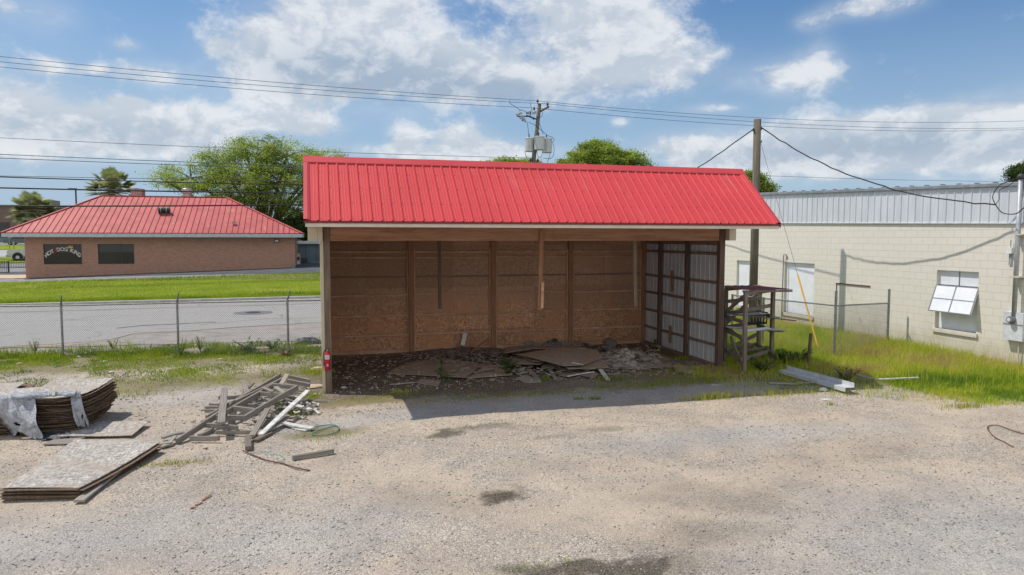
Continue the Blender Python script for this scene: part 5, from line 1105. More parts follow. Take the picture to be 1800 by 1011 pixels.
# loose sheets between
sheet_obj('loose weathered sheet lying between the two plywood stacks', [gp(88, 772), gp(232, 769, .02), gp(262, 743, .06), gp(176, 748)], gb+.05, .012, 'osb_grey', tilt=[0, 0, .03, .02], wob=.008)
sheet_obj('dark broken sheet corner lying on gravel beside the plastic', [gp(75, 784), gp(120, 783), gp(150, 773), gp(96, 774)], gb+.03, .012, 'grey_wood', name='plywood_sheet')
tag(sheet_obj('thin pale sheet corner at the far left edge by the grass', [gp(-30, 656), gp(8, 657), gp(12, 653), gp(-20, 652)], g0+.06, .012, 'osb_grey'), None, None)
# plastic sheeting draped over the near left end
m, b, bs, oc, o_ = newmat('grey_plastic'); tcn = b.n('ShaderNodeTexCoord')
n1 = b.noise(oc, 7, 6, .7, dist=1.5); b.put(bs.inputs['Base Color'], b.mix(b.ramp(n1, .35, .65), (.30, .32, .36), (.60, .62, .66))); bs.inputs['Roughness'].default_value = .35; bs.inputs['Specular IOR Level'].default_value = .6
bump(b, bs, b.m('ADD', n1, b.m('MULTIPLY', b.noise(oc, 22, 5, .7, dist=2), .5)), 1.0, .05); M['plastic'] = m
def drape(lab, top_pts, bot_pts, nu=44, nv=26, amp=.03, seed=1, cover=.18):
    """sheeting: over the stack top for the first rows, then hanging down the near face to a ragged hem"""
    r = np.random.default_rng(seed); T = [Vector(p) for p in top_pts]; B_ = [Vector(p) for p in bot_pts]; vs = []
    def along(P, u): 
        s = u*(len(P)-1); i = min(int(s), len(P)-2); return P[i].lerp(P[i+1], s-i)
    ph = r.uniform(0, 6, 4)
    for j in range(nv+1):
        v = j/nv
        for i in range(nu+1):
            u = i/nu; a, c = along(T, u), along(B_, u); c = a+(c-a)*(.72+.42*float(fbm(u*7+seed, 2, 1, 4)))
            if v < cover: p = a+Vector((0, (cover-v)/cover*.09, .02))
            else:
                w_ = (v-cover)/(1-cover); p = a.lerp(c, w_); p.z = a.z+(c.z-a.z)*w_**.9; p += Vector((0, -.07*math.sin(w_*3.1)*1.0, 0))
            d = amp*(math.sin(9*u+ph[0]+2*v)+.7*math.sin(17*u-5*v+ph[1])+.5*math.sin(31*u+9*v+ph[2]))*(.35+.65*v)
            d += amp*1.4*(float(fbm(u*6+seed, v*5, 1, 4))-.5)
            p += Vector((d*.3, -abs(d)-.015, d*.25)); vs.append(p)
    I = lambda i, j: j*(nu+1)+i
    fs = [(I(i, j), I(i+1, j), I(i+1, j+1), I(i, j+1)) for j in range(nv) for i in range(nu) if not (abs(i/nu-.62) < .055 and abs(j/nv-.74) < .03+.02*math.sin(i))]
    return tag(MB().add(vs, fs).build('plastic_sheet', 'plastic', smooth=True), lab, 'plastic sheeting')
zt = ZT-.04
drape('torn grey plastic sheeting hanging over the tall plywood stack', [A4[0]+Vector((-.75, .02, .0)), A4[0]+Vector((-.2, -.03, .03)), A4[0]+Vector((.28, -.02, .02))],
      [gp(12, 745), gp(30, 768), gp(78, 774)], amp=.035, seed=4)
drape('narrow plastic strip hanging down the near corner of the tall stack', [A4[1]+Vector((-.13, -.0, .05)), A4[1]+Vector((.02, .02, .05))], [A4[1]+Vector((-.02, -.10, -.54)), A4[1]+Vector((.16, -.04, -.54))], nu=12, nv=30, amp=.02, seed=9, cover=.1)
drape('ragged plastic remnants along the top edge of the tall stack', [A4[0]+Vector((-.1, .02, .055)), A4[1]+Vector((-.05, .0, .055))], [A4[0]+Vector((.0, -.03, -.02)), A4[1]+Vector((-.02, -.04, .02))], nu=60, nv=7, amp=.03, seed=12, cover=.75)
o = MB().sheet([gp(72, 776), gp(126, 770, .02), gp(120, 757, .05), gp(80, 762, .04)], .01, 20, 10, lambda u, v: .05*(float(fbm(u*9, v*7, 1, 3))), .01).build('plastic_scrap', 'tarp'); tag(o, 'crumpled dark torn plastic at the foot of the tall stack', 'plastic scrap')

# ================================================================ DEBRIS UNDER THE SHED ROOF
def Z6(x, y): return 680+x/3.913, 580+y/3.913
def fl(lab, P, zs_, t=.013, mat='osb_brown', name='plywood_sheet', grp='broken sheets on the shed floor'):
    z = zs_ if hasattr(zs_, '__len__') else [zs_]*len(P)
    return tag(MB().slab([gp(*Z6(*p), dz=q) for p, q in zip(P, z)], t).build(name, mat), lab, 'plywood sheet', grp)
fl('large flat brown sheet spread on the left of the shed floor', [(0, 296), (545, 326), (640, 255), (640, 232), (420, 200), (300, 200), (90, 245)], [.03, .06, .07, .08, .10, .08, .04])
fl('pointed sheet corner at the right end of the large flat sheet', [(550, 330), (860, 308), (740, 240), (645, 234)], [.05, .05, .10, .10])
fl('small brown sheet piece on soil in front of the large flat sheet', [(200, 360), (350, 385), (375, 350), (240, 335)], [.02, .02, .03, .03])
fl('topmost broad sheet of the broken sheet heap', [(905, 166), (1215, 245), (1350, 238), (1490, 187), (1440, 132), (1180, 122)], [.30, .30, .28, .24, .30, .36])
fl('sheet under the right side of the broken sheet heap', [(1168, 203), (1248, 268), (1530, 256), (1480, 203)], [.25, .22, .16, .20])
fl('narrow shaded sheet left of the topmost broad sheet', [(885, 166), (1010, 215), (1250, 203), (1160, 160)], [.24, .22, .24, .26])
fl('left sheet of the heap with a ragged near edge', [(860, 192), (868, 233), (1060, 235), (1100, 210)], [.18, .14, .16, .2])
fl('rear sheet along the back of the broken sheet heap', [(800, 158), (1000, 128), (1380, 125), (1300, 105), (830, 115)], [.20, .30, .34, .30, .24])
fl('small square board beneath the middle of the heap', [(1062, 264), (1200, 262), (1212, 226), (1066, 226)], [.10, .10, .14, .14])
fl('dark triangular board at the near foot of the heap', [(1150, 292), (1240, 322), (1350, 282), (1190, 250)], [.06, .04, .06, .10])
fl('light brown board flat on soil at the left foot of the heap', [(888, 330), (950, 362), (1060, 356), (960, 305)], [.02, .02, .02, .04], mat='pale_wood')
fl('broken board sticking out at the right foot of the heap', [(1290, 300), (1420, 330), (1460, 300), (1380, 275)], [.04, .04, .05, .08])
fl('low flat piece at the far left of the shed floor', [(180, 240), (330, 215), (300, 200), (140, 225)], [.06, .07, .09, .06])
fl('dim sheet lying near the back right corner of the shed', [(1640, 240), (1880, 262), (1960, 235), (1720, 205)], [.05, .04, .05, .08])
fl('dim board along the foot of the metal wall inside', [(1830, 180), (2050, 300), (2140, 290), (1900, 170)], [.04, .04, .05, .06])
GD = 'boards in the shed debris'
for lab, a, c, za, zc, wd, th, mt in (
 ('pale board end poking out at the left foot of the heap', (935, 262), (905, 302), .10, .03, .13, .03, 'pale_wood'),
 ('dark slanted board at the near left of the heap', (975, 272), (1045, 345), .10, .02, .11, .03, 'grey_wood'),
 ('short dark board under the middle of the heap', (1118, 268), (1160, 336), .10, .02, .09, .035, 'grey_wood'),
 ('white board sticking out at the near right of the heap', (1460, 262), (1522, 345), .12, .02, .10, .02, 'white_paint_board'),
 ('thin white lath lying under the broken sheets', (1242, 320), (1425, 288), .05, .08, .05, .02, 'white_paint_board'),
 ('white strip lying on top of the broken sheet heap', (1275, 222), (1350, 240), .30, .29, .06, .012, 'white_paint_board'),
 ('short white strip at the right edge of the heap', (1345, 272), (1432, 265), .14, .14, .05, .012, 'white_paint_board'),
 ('slanted board leaning toward the middle back post', (575, 155), (695, 60), .05, .40, .07, .03, 'brown_wood'),
 ('thin pale stick on dark soil near the sunlit patch', (20, 375), (195, 362), .02, .03, .04, .02, 'pale_wood'),
 ('dark strip across the pointed sheet corner', (560, 320), (642, 258), .08, .10, .04, .02, 'dark_wood'),
 ('crooked dark stick lying on the pointed sheet corner', (600, 300), (745, 275), .08, .10, .03, .02, 'dark_wood')):
    board(lab, a, c, za, zc, wd, th, mt, cv=Z6, group=GD)
a = atY(818, 586, Dp-.10); c = atY(813, 607, Dp-.16); tag(MB().beam((a.x, Dp-.10, a.z), (c.x, Dp-.16, c.z), .13, .015, up=(0, 1, 0)).build('white_panel', 'white_paint_board'), 'small white panel leaning upright against the brown back wall', 'panel')
# mounds: debris heaps with rough surface
def mound(name, lab, c, rx, ry, hgt, mat, seed=0, n=30, cat_='heap', rough=.5):
    vs = []; fs = []
    for j in range(n+1):
        for i in range(n+1):
            u, v = i/n*2-1, j/n*2-1; r = math.hypot(u, v); x, y = c.x+u*rx, c.y+v*ry
            f = max(0, 1-r)**.7; nz = float(fbm(x*1.0+seed, y, 4.5, 4))
            vs.append((x, y, float(h(x, y))-.03+hgt*f*(1-rough+rough*2*nz)*1.0+(.03*f)))
    fs = [(j*(n+1)+i, j*(n+1)+i+1, (j+1)*(n+1)+i+1, (j+1)*(n+1)+i) for j in range(n) for i in range(n)]
    return tag(MB().add(vs, fs).build(name, mat, smooth=False), lab, cat_, kind='stuff')
M['rubble'] = simple('dirty_rubble', (.16, .14, .12), (.38, .34, .30), 11, .95, bstr=.8, bscale=40, c3=(.05, .042, .035), s3=3)
M['dark_rubble'] = simple('dark_rubble', (.09, .07, .058), (.24, .20, .165), 12, .95, bstr=.8, bscale=40, c3=(.26, .24, .22), s3=5)
mound('rubble_heap', 'grey insulation and rubble heap right of the broken sheets', gp(1100, 638), 1.15, .95, .34, 'rubble', 3)
mound('rubble_heap', 'low dark rubble strip along the left of the back wall', gp(800, 618), 1.8, .6, .12, 'dark_rubble', 8)
mound('rubble_heap', 'grey rubble strip behind the broken sheet heap', gp(960, 607), 1.9, .5, .34, 'rubble', 14)
mound('rubble_heap', 'core of rubble under the broken sheet heap', gp(985, 635), 1.9, .75, .20, 'dark_rubble', 21)
mound('rubble_heap', 'low dark mound in the back right corner of the shed', gp(1180, 640), 1.3, .6, .10, 'dark_rubble', 31)
c = gp(*Z6(1525, 150)); vs = MB(); 
prof = []
for k in range(9): t = k/8; prof.append((.26*math.sin(math.pi*min(1, t*.92+.04))**.6*(1-.12*t), .40*t))
bb_ = MB().lathe((c.x, c.y, c.z-.02), prof, 18); bb_.v = [(x+.03*math.sin(z*19+y*7), y+.02*math.sin(x*23), z+.03*math.sin(x*9+y*5)) for x, y, z in bb_.v]
tag(bb_.build('cloth_bundle', 'cloth', smooth=True), 'striped grey cloth bundle among rubble near the back right corner', 'cloth bundle')
def inshed(x0, x1, y0, y1, dz): 
    def f(): x, y = random.uniform(x0, x1), random.uniform(y0, y1); return Vector((x, y, float(h(x, y))+random.uniform(*dz)))
    return f
scraps('floor_litter', 'dark wood chips and splinters littering the shed floor', inshed(.2, 9.2, -.6, 4.3, (.0, .05)), 900, .02, .14, 'osb_brown', cat_='litter')
scraps('floor_litter', 'pale paper and plaster bits littering the shed floor', inshed(.2, 8.8, -.8, 4.3, (.0, .06)), 420, .012, .055, 'litter', cat_='litter')
scraps('floor_litter', 'grey splinters around the broken sheet heap', area_px(760, 1130, 610, 672, (.0, .16)), 420, .03, .22, 'grey_wood', cat_='litter')
scraps('floor_litter', 'rubble chips on the heap at the right rear of the shed', area_px(1050, 1160, 612, 655, (.05, .28)), 260, .03, .15, 'pale_wood', cat_='litter')
# ================================================================ LUMBER RACK BESIDE THE SHED
pA = gp(1307.5, 657); pB = gp(1355.5, 640); pA.z = pB.z = 0
dirv = (pB-pA); back = Vector((-dirv.y, dirv.x, 0)).normalized()*.95
pD = Vector((10.12, .62, 0)); pC = gp(1333, 626); pC.z = 0
rack = thing('lumber_rack', 'grey timber rack with a maroon metal top beside the open shed', 'rack', (10.5, 0, 0))
def rp(p, zt, w=.085): MB().span((p.x-w/2, p.y-w/2, -.05), (p.x+w/2, p.y+w/2, zt)).build('post', 'rack_wood', rack)
ztop = 1.98
rp(pA, ztop); rp(pB, ztop); rp(pC, ztop-.02); rp(pD, ztop-.02)
def rb_(a, c, w_=.04, t_=.09, nm='rail'): MB().beam(a, c, w_, t_).build(nm, 'rack_wood', rack)
V3 = Vector
for z in (.34, 1.52): rb_(pA+V3((0, .06, z)), pB+V3((0, .06, z)))
rb_(pD+V3((0, .06, .34)), pC+V3((0, .06, .34))); rb_(pD+V3((0, -.06, 1.62)), pC+V3((0, -.06, 1.62)))
for z in (.88, 1.25): 
    rb_(pA+V3((-.06, 0, z)), pD+V3((-.06, 0, z))); rb_(pB+V3((-.06, 0, z)), pC+V3((-.06, 0, z)))
    rb_(pD+V3((0, .06, z+.05)), pC+V3((0, .06, z+.05)))
rb_(pA+V3((-.06, 0, .36)), pD+V3((-.06, 0, .36))); rb_(pB+V3((-.06, 0, .32)), pC+V3((-.06, 0, .32)))
rb_(pA+V3((0, -.03, ztop-.05)), pB+V3((0, -.03, ztop-.05))); rb_(pD+V3((0, .03, ztop-.05)), pC+V3((0, .03, ztop-.05)))
rb_(pA+V3((0, -.06, .02)), V3((9.88, -.02, .78)), nm='brace'); rb_(pD+V3((0, .1, .95)), pC+V3((0, .1, 1.75)), nm='brace'); rb_(pD+V3((0, .09, 1.0)), pC+V3((0, .09, .15)), nm='brace')
rb_(V3((9.9, .3, 1.35)), pA+V3((0, .12, 1.85)), nm='brace'); rb_(pD+V3((0, -.1, .38)), pB+V3((-.35, .1, .78)), nm='brace')
rib = ribbed((9.86, -.60, ztop+.03), (1, .12, -.02), (.02, 1.5, .0), (0, 0, 1), 1.50, pitch=.23, rh=.012); rib.build('metal_top', 'maroon', rack)
MB().beam((9.84, -.57, ztop-.01), (11.36, -.39, ztop-.04), .04, .05).build('top_plate', 'rack_wood', rack)
def strip_sheet(lab, a, c, wd, mat, name='metal_strip'):
    t = MB(); a, c = V3(a), V3(c); ax = (c-a).normalized(); sd = ax.cross(V3((0, 0, 1))).normalized(); up = V3((0, 0, 1))
    prof = [(-wd/2, 0), (-wd*.42, .02), (-wd*.36, .02), (-wd*.3, 0), (0, 0), (.04*wd, .018), (.1*wd, .018), (.14*wd, 0), (wd*.4, 0), (wd*.45, .022), (wd/2, .022)]
    n = len(prof); vs = [a+sd*u+up*z for u, z in prof]+[c+sd*u+up*z for u, z in prof]+[a+sd*u+up*(z-.006) for u, z in prof]+[c+sd*u+up*(z-.006) for u, z in prof]
    t.add(vs, [(i, i+1, n+i+1, n+i) for i in range(n-1)]+[(3*n+i, 3*n+i+1, 2*n+i+1, 2*n+i) for i in range(n-1)]+[(i, 2*n+i, 2*n+i+1, i+1) for i in range(n-1)]+[(n+i, n+i+1, 3*n+i+1, 3*n+i) for i in range(n-1)]+[(0, n, 3*n, 2*n), (n-1, 3*n-1, 4*n-1, 2*n-1)])
    return tag(t.build(name, mat), lab, 'metal strip', 'metal strips stored on the rack')
q = lambda px, py, Y: atY(px, py, Y)
M['strip_pale'] = simple('pale_strip', (.50, .51, .52), (.40, .40, .41), 5, .5); M['strip_dark'] = simple('dark_strip', (.10, .095, .09), (.16, .15, .14), 5, .6)
strip_sheet('pale metal strip jutting out shortest on the lower rack shelf', (9.85, -.35, .98), q(1346, 580, -.42), .30, 'strip_pale')
strip_sheet('pale metal strip jutting out farthest on the lower rack shelf', (9.88, .10, 1.0), q(1378, 581, -.05), .32, 'strip_pale')
strip_sheet('dark strip under the pale ones on the lower rack shelf', (9.9, .4, .97), q(1373, 583, .3), .28, 'strip_dark')
strip_sheet('dark strip jutting farthest from the upper rack shelf', (9.85, .15, 1.36), q(1396, 564, .15), .22, 'strip_dark')
strip_sheet('grey strip jutting a little from the upper rack shelf', (9.85, -.25, 1.36), q(1369, 561, -.15), .26, 'strip_dark')
strip_sheet('wide grey strip on the front of the lower rack shelf', (9.85, -.5, .97), q(1352, 577, -.55), .26, 'galv_wall')
strip_sheet('long grey strip lying crosswise above the crate', (9.85, .35, 1.40), q(1366, 558, .4), .24, 'strip_dark')
strip_sheet('pale strip lying on the lowest rail of the rack', (9.9, -.2, .40), (11.3, .35, .42), .2, 'strip_dark')
strip_sheet('pale strip lying inside the upper rack shelf', (9.85, .0, 1.33), (11.0, .2, 1.32), .30, 'strip_pale')
tk_ = thing('plastic_crate', 'black slatted plastic crate sitting on the rack behind the strips', 'crate', (11.0, .55, 1.05)); MB().span((10.75, .4, 1.02), (11.22, .75, 1.06)).build('base', 'black', tk_)
for k in range(6): MB().span((10.75+k*.088, .395, 1.06), (10.78+k*.088, .41, 1.30)).build('slat', 'black', tk_)
MB().span((10.74, .39, 1.30), (11.23, .76, 1.33)).build('rim', 'black', tk_)
# stake, steel channel, planks in grass
p = gp(1419, 650); tp = atY(1425.5, 586, p.y+.08); tag(MB().beam(p-V3((0, 0, .1)), tp, .07, .05, up=(0, 1, 0)).build('wooden_stake', 'dark_wood'), 'dark leaning wooden stake standing in the tall grass', 'stake')
def gutter(a, c, w_, hgt):
    a, c = V3(a), V3(c); ax = (c-a).normalized(); sd = ax.cross(V3((0, 0, 1))).normalized(); up = V3((0, 0, 1)); t = .006
    prof = [(-w_/2, -.02), (-w_/2, hgt), (-w_/2+t, hgt), (-w_/2+t, t), (w_/2-t, t), (w_/2-t, -hgt*.75), (w_/2-.10, -hgt*.75), (w_/2-.10, -hgt*.75-t), (w_/2, -hgt*.75-t), (w_/2, 0), (w_/2, -.001), (-w_/2, -.021)]
    n = len(prof); vs = [a+sd*u+up*z for u, z in prof]+[c+sd*u+up*z for u, z in prof]
    return MB().add(vs, [(i, n+i, n+(i+1) % n, (i+1) % n) for i in range(n)])
ba = gp(1376, 650, .10); bc = gp(1494, 682, .14); 
tag(gutter(ba, bc, .22, .10).build('steel_channel', 'galv_inner'), 'long bent galvanised steel channel lying in the grass by the stake', 'steel channel')
cvI = lambda x, y: (x, y)
GG = 'boards lying in the grass'
board('pale broken board lying right of the steel channel', (1507, 659), (1541, 667), .14, .14, .12, .03, 'pale_wood', cv=cvI, group=GG)
board('white narrow board stretching right through the grass', (1541, 667), (1614, 664), .13, .13, .05, .03, 'white_paint_board', cv=cvI, group=GG)
board('upper grey board in grass below the steel channel', (1352, 673), (1402, 675), .05, .05, .07, .03, 'pale_wood', cv=cvI, group=GG)
board('short grey board at the right of the boards below the channel', (1402, 673), (1434, 673), .06, .06, .06, .02, 'pale_wood', cv=cvI, group=GG)
board('lower grey board in grass below the steel channel', (1368, 681), (1400, 681), .04, .04, .06, .02, 'grey_wood', cv=cvI, group=GG)
# litter
def litter(lab, px, py, s, mat='litter', flat=.3, cat_='litter', name='litter_scrap', group=None):
    p = gp(px, py); n = 9; mb = MB(); vs = []
    for k in range(4):
        rr2 = [s*.25, s, s*.8, s*.2][k]; zz_ = [0, s*flat*.25, s*flat*.8, s*flat][k]
        for i in range(n): a = 2*math.pi*i/n; r2 = rr2*random.uniform(.65, 1.25); vs.append((p.x+r2*math.cos(a), p.y+r2*.6*math.sin(a), p.z+zz_+random.uniform(-.1, .1)*s*flat))
    fs = [(k*n+i, k*n+(i+1) % n, k*n+n+(i+1) % n, k*n+n+i) for k in range(3) for i in range(n)]+[tuple(range(n-1, -1, -1)), tuple(range(3*n, 4*n))]
    return tag(mb.add(vs, fs).build(name, mat, smooth=False), lab, cat_, group)
litter('crumpled white plastic lump below the steel channel end', 1447, 687.5, .13, flat=.6); litter('flat white scrap on gravel below the crumpled lump', 1452, 703, .13, flat=.15)
litter('white plastic scrap in grass by the leftmost fence post', 137, 628, .10); litter('small white scrap between the first two fence posts', 193, 622, .08)
litter('white paper scrap left of the middle fence post, larger', 246, 628, .10, flat=.15); litter('white paper scrap left of the middle fence post, smaller', 258, 630, .09, flat=.15)
litter('flat white scrap in dirt below the leftmost fence post', 183, 635, .12, flat=.12); litter('white rounded lump at the gravel edge above the plywood', 196, 656, .08, flat=.6)
litter('pale stone in the grass at the left edge', 35, 641, .09, 'tan_stone', .6, 'stone', 'stone'); litter('pale flat stone beside the left shed post', 558, 650, .17, 'tan_stone', .45, 'stone', 'stone')
litter('second pale stone slab below the flat stone by the post', 556, 680, .30, 'tan_stone', .15, 'stone', 'stone')
litter('white scrap in shade at the grass edge before the rack', 1258, 677, .12, flat=.1); litter('long white scrap in shade beside the sunlit tuft', 1262, 692, .14, flat=.1); litter('white scrap tip right of the long shaded scrap', 1283, 694.5, .13, flat=.1)
litter('white flake lying alone on the open gravel at right', 1412, 766, .06, flat=.2); litter('white lump in the dark soil beside the left post', 604, 683, .08, flat=.6); litter('white scrap against the rubble by the leaning panel', 830, 609, .12, flat=.5)
litter('tiny white lump in the grass near the third fence post', 368, 622, .06); litter('pale scrap on dirt left of the third fence post', 388, 631, .06)
for k, (px_, py_) in enumerate(((365, 872), (350, 884), (338, 893))):
    board(('upper', 'middle', 'lowest')[k]+' rust orange splinter on the gravel below the lumber pile', (px_-9+3*k, py_+8-4*k), (px_+6, py_-3+k), .01, .02, .025, .012, 'brown_wood', cv=cvI, group='orange splinters on the gravel')
# tarp bundle by the fence
c = gp(541, 604); n = 22; vs = []
for j in range(13):
    for i in range(n+1):
        u, v = i/n*2-1, j/12*2-1; f = max(0, (1-u*u))**.5*max(0, 1-v*v)**.5
        vs.append((c.x+u*.42, c.y+v*.22, c.z+f*(.13+.12*float(fbm(u*4+9, v*3, 1.3, 3)))))
tag(MB().add(vs, [(j*(n+1)+i, j*(n+1)+i+1, (j+1)*(n+1)+i+1, (j+1)*(n+1)+i) for j in range(12) for i in range(n)]).build('tarp_bundle', 'tarp'), 'crumpled charcoal tarp beside the fence left of the shed', 'tarp')
# ================================================================ GRASS AND TREES
def leafmat(name, ramp_, trans=.35, rough=.6, spec=.3):
    m, b, bs, oc, o = newmat(name); at = b.n('ShaderNodeAttribute'); at.attribute_name = 'rnd'
    cr = b.n('ShaderNodeValToRGB'); b.put(cr.inputs[0], at.outputs['Fac']); e = cr.color_ramp.elements
    e[0].position, e[0].color = ramp_[0][0], (*ramp_[0][1], 1); e[1].position, e[1].color = ramp_[-1][0], (*ramp_[-1][1], 1)
    for p, c in ramp_[1:-1]: x = e.new(p); x.color = (*c, 1)
    b.put(bs.inputs['Base Color'], cr.outputs[0]); bs.inputs['Roughness'].default_value = rough; bs.inputs['Specular IOR Level'].default_value = spec
    tr = b.n('ShaderNodeBsdfTranslucent'); b.put(tr.inputs['Color'], b.mix(1.0, cr.outputs[0], (1.5, 1.6, .8), 'MULTIPLY'))
    ms = b.n('ShaderNodeMixShader'); ms.inputs[0].default_value = trans
    b.nt.links.new(bs.outputs[0], ms.inputs[1]); b.nt.links.new(tr.outputs[0], ms.inputs[2]); b.nt.links.new(ms.outputs[0], o.inputs[0]); return m
M['grass'] = leafmat('field_grass', [(0, (.11, .20, .015)), (.3, (.23, .33, .02)), (.55, (.38, .43, .035)), (.78, (.48, .47, .07)), (.93, (.46, .40, .17)), (1, (.40, .29, .16))], .4)
M['grass_low'] = leafmat('low_weeds', [(0, (.09, .15, .015)), (.4, (.20, .27, .02)), (.75, (.32, .36, .03)), (.92, (.36, .33, .09)), (1, (.34, .22, .11))], .35)
def blades(name, lab, n, X, Y, dens, hmin, hmax, hfn, mat, wd=.007, rfn=None, lean=.35):
    N = n*4; x = RNG.uniform(*X, N); y = RNG.uniform(*Y, N); d = dens(x, y); k = RNG.random(N) < d; x, y = x[k][:n], y[k][:n]; n = len(x)
    z = h(x, y); H = (hmin+(hmax-hmin)*RNG.random(n)**1.6)*hfn(x, y); a = RNG.uniform(0, 6.283, n); la = RNG.uniform(0, 6.283, n); ln = H*lean*RNG.uniform(.1, 1.4, n)
    w_ = wd*RNG.uniform(.6, 1.5, n); ca, sa = np.cos(a)*w_, np.sin(a)*w_; lx, ly = np.cos(la)*ln, np.sin(la)*ln
    V = np.stack([np.stack([x-ca, y-sa, z-.01], -1), np.stack([x+ca, y+sa, z-.01], -1), np.stack([x+lx*.35-ca*.7, y+ly*.35-sa*.7, z+H*.6], -1), np.stack([x+lx*.35+ca*.7, y+ly*.35+sa*.7, z+H*.6], -1), np.stack([x+lx, y+ly, z+H], -1)], 1)
    F = np.array([(0, 1, 3), (0, 3, 2), (2, 3, 4)]); F = (F[None]+(np.arange(n)*5)[:, None, None]).reshape(-1, 3)
    r = np.clip((rfn(x, y) if rfn else .5)+RNG.normal(0, .14, n), 0, 1)
    return tag(np_mesh(name, V.reshape(-1, 3), F, mat, rnd=np.repeat(r, 5)), lab, 'grass', kind='stuff')
edge = [gp(*p) for p in ((1100, 672), (1190, 684), (1290, 692), (1380, 690), (1470, 702), (1560, 706), (1680, 716), (1820, 712))]
exx = [p.x for p in edge]; eyy = [p.y for p in edge]; 
def fieldd(x, y):
    ye = np.interp(x, exx, eyy)+(fbm(x, y, 1.4, 3)-.5)*.9; d = ss((y-ye+.1)/.7)
    d = d*ss((x-7.9-(y < -.1)*0)/1.2)*((x > 9.83) | (y < .0) | ((x > 7.6) & (y < 1.6))).astype(float)
    bare = ss((x-11.9)/.8)+ss((y+1.5)/.8); d = d*np.clip(.18+bare, 0, 1)
    d = d*np.where((x < 9.8) & (y > 0), .45*ss((fbm(x, y, 1.2, 3)-.35)/.2), 1)
    return np.clip(d*(.55+.9*fbm(x, y, .8, 3)), 0, 1)*(x < 16.97)
hf = lambda x, y: (.55+.75*fbm(x, y, .5, 3))*(.55+.45*ss((x-10)/2.5))*(.45+.55*ss((y+4.2)/2.5))*np.where(x < 9.8, .75, 1)
rf = lambda x, y: .54+1.5*(fbm(x+5, y, .7, 4)-.5)+.12*ss((x-11.5)/2)+.8*(fbm(x, y, 2.5, 3)-.5)-.18*ss((-1.2-y)/1.5)
blades('tall_grass', 'tall bright green grass filling the corner between shed and block wall', 150000, (7.6, 17), (-6, 9), fieldd, .05, .34, hf, 'grass', .0055, rf, .8)
blades('tall_grass', 'tall grass strip behind the rack between shed and block wall', 16000, (9.9, 17), (9, 15), lambda x, y: np.ones_like(x)*.8, .15, .5, lambda x, y: 1.0, 'grass', .009, rf)
# seed-head stalks
blades('grass_stalks', 'thin dry seed stalks rising above the tall grass by the wall', 1500, (10.5, 17), (-4, 7), lambda x, y: fieldd(x, y)*.7, .45, .85, lambda x, y: .75+.4*fbm(x, y, .5, 2), 'grass', .0035, lambda x, y: np.ones_like(x)*.85, .25)
def stripd(x, y):
    c = np.interp(x, [-13, -7, -4, -1, 0.3], [5.6, 5.7, 5.9, 5.2, 5.2]); wv = 1.25+.9*(fbm(x, 4, .5, 2)-.4)
    a = 1-ss((np.abs(y-c+.1)-wv*.45)/.7); b_ = ss((fbm(x, y, .75, 4)-.36)/.16)*(1-ss((np.abs(y-c+1.2)-2.2)/1.2))
    l = ((x < -4) & (y > 2.6)).astype(float)*ss((fbm(x+3, y+8, .6, 3)-.36)/.12)*(1-ss((y-5.6)/.8))
    f = (y < fy_(x)+.2); pt_ = np.clip((fbm(x-7, y+3, 1.6, 4)-.33)/.16, .04, 1); return np.clip(np.maximum(np.maximum(a*.9, b_*.45), l*.8)*pt_, 0, 1)*f
fy_ = lambda x: 8.0-.09*(x+7)
blades('fence_grass', 'rough green grass and weeds along the street fence', 64000, (-13.5, .2), (1.2, 8.2), stripd, .03, .17, lambda x, y: .35+1.3*ss((y-4.9)/1.4)*fbm(x, y, 1.1, 3)**2*2.4, 'grass_low', .007, lambda x, y: .35+1.4*(fbm(x, y, 1.1, 4)-.5), .8)
def tuft(px, py, rx, n, hmin, hmax, lab, ry=None, tone=.6, mat='grass_low', wd=.005):
    c = gp(px, py); ry = ry or rx*.6
    f = lambda x, y: np.exp(-(((x-c.x)/rx)**2+((y-c.y)/ry)**2)*1.2)
    return blades('grass_tuft', lab, n, (c.x-rx*1.8, c.x+rx*1.8), (c.y-ry*1.8, c.y+ry*1.8), f, hmin, hmax, lambda x, y: 1.0, mat, wd, lambda x, y: tone)
tuft(1255, 700, .55, 520, .05, .20, 'sunlit grass tuft at the shade edge before the rack', .12, .75, 'grass')
tuft(1370, 694, .6, 420, .04, .15, 'sparse sunlit grass at the gravel edge below the boards', .2, .75, 'grass')
tuft(1700, 716, .5, 300, .04, .14, 'sparse grass fringe at the right gravel edge', .14, .7)
tuft(1460, 712, .10, 45, .03, .10, 'single small weed on gravel below the white scraps', None, .5)
tuft(325, 655, .42, 1300, .03, .10, 'low green weed patch above the lumber pile', .5, .55); tuft(470, 634, .6, 1100, .03, .12, 'low weed patch near the third fence post', .5, .6)
tuft(545, 700, .22, 380, .04, .16, 'green tuft growing at the foot of the left shed post', .3, .6); tuft(552, 655, .30, 520, .04, .14, 'green tuft beside the pale stone by the post', .4, .65)
tuft(508, 728, .3, 300, .04, .14, 'grass growing through the right end of the lumber pile', .2, .5); tuft(230, 695, .55, 300, .04, .16, 'thin dry weeds right of the tall plywood stack', .35, .9)
tuft(310, 815, .5, 420, .02, .06, 'low yellowish weeds right of the low plywood stack', .14, .85); tuft(575, 770, .4, 260, .02, .06, 'sparse brownish weeds around the green cord', .25, .85)
tuft(640, 700, .7, 500, .015, .05, 'sunlit weeds between the left post and the shade', .3, .8); tuft(705, 690, .30, 260, .02, .08, 'bright weeds on the sunlit patch of the shed floor', .15, .65, 'grass')
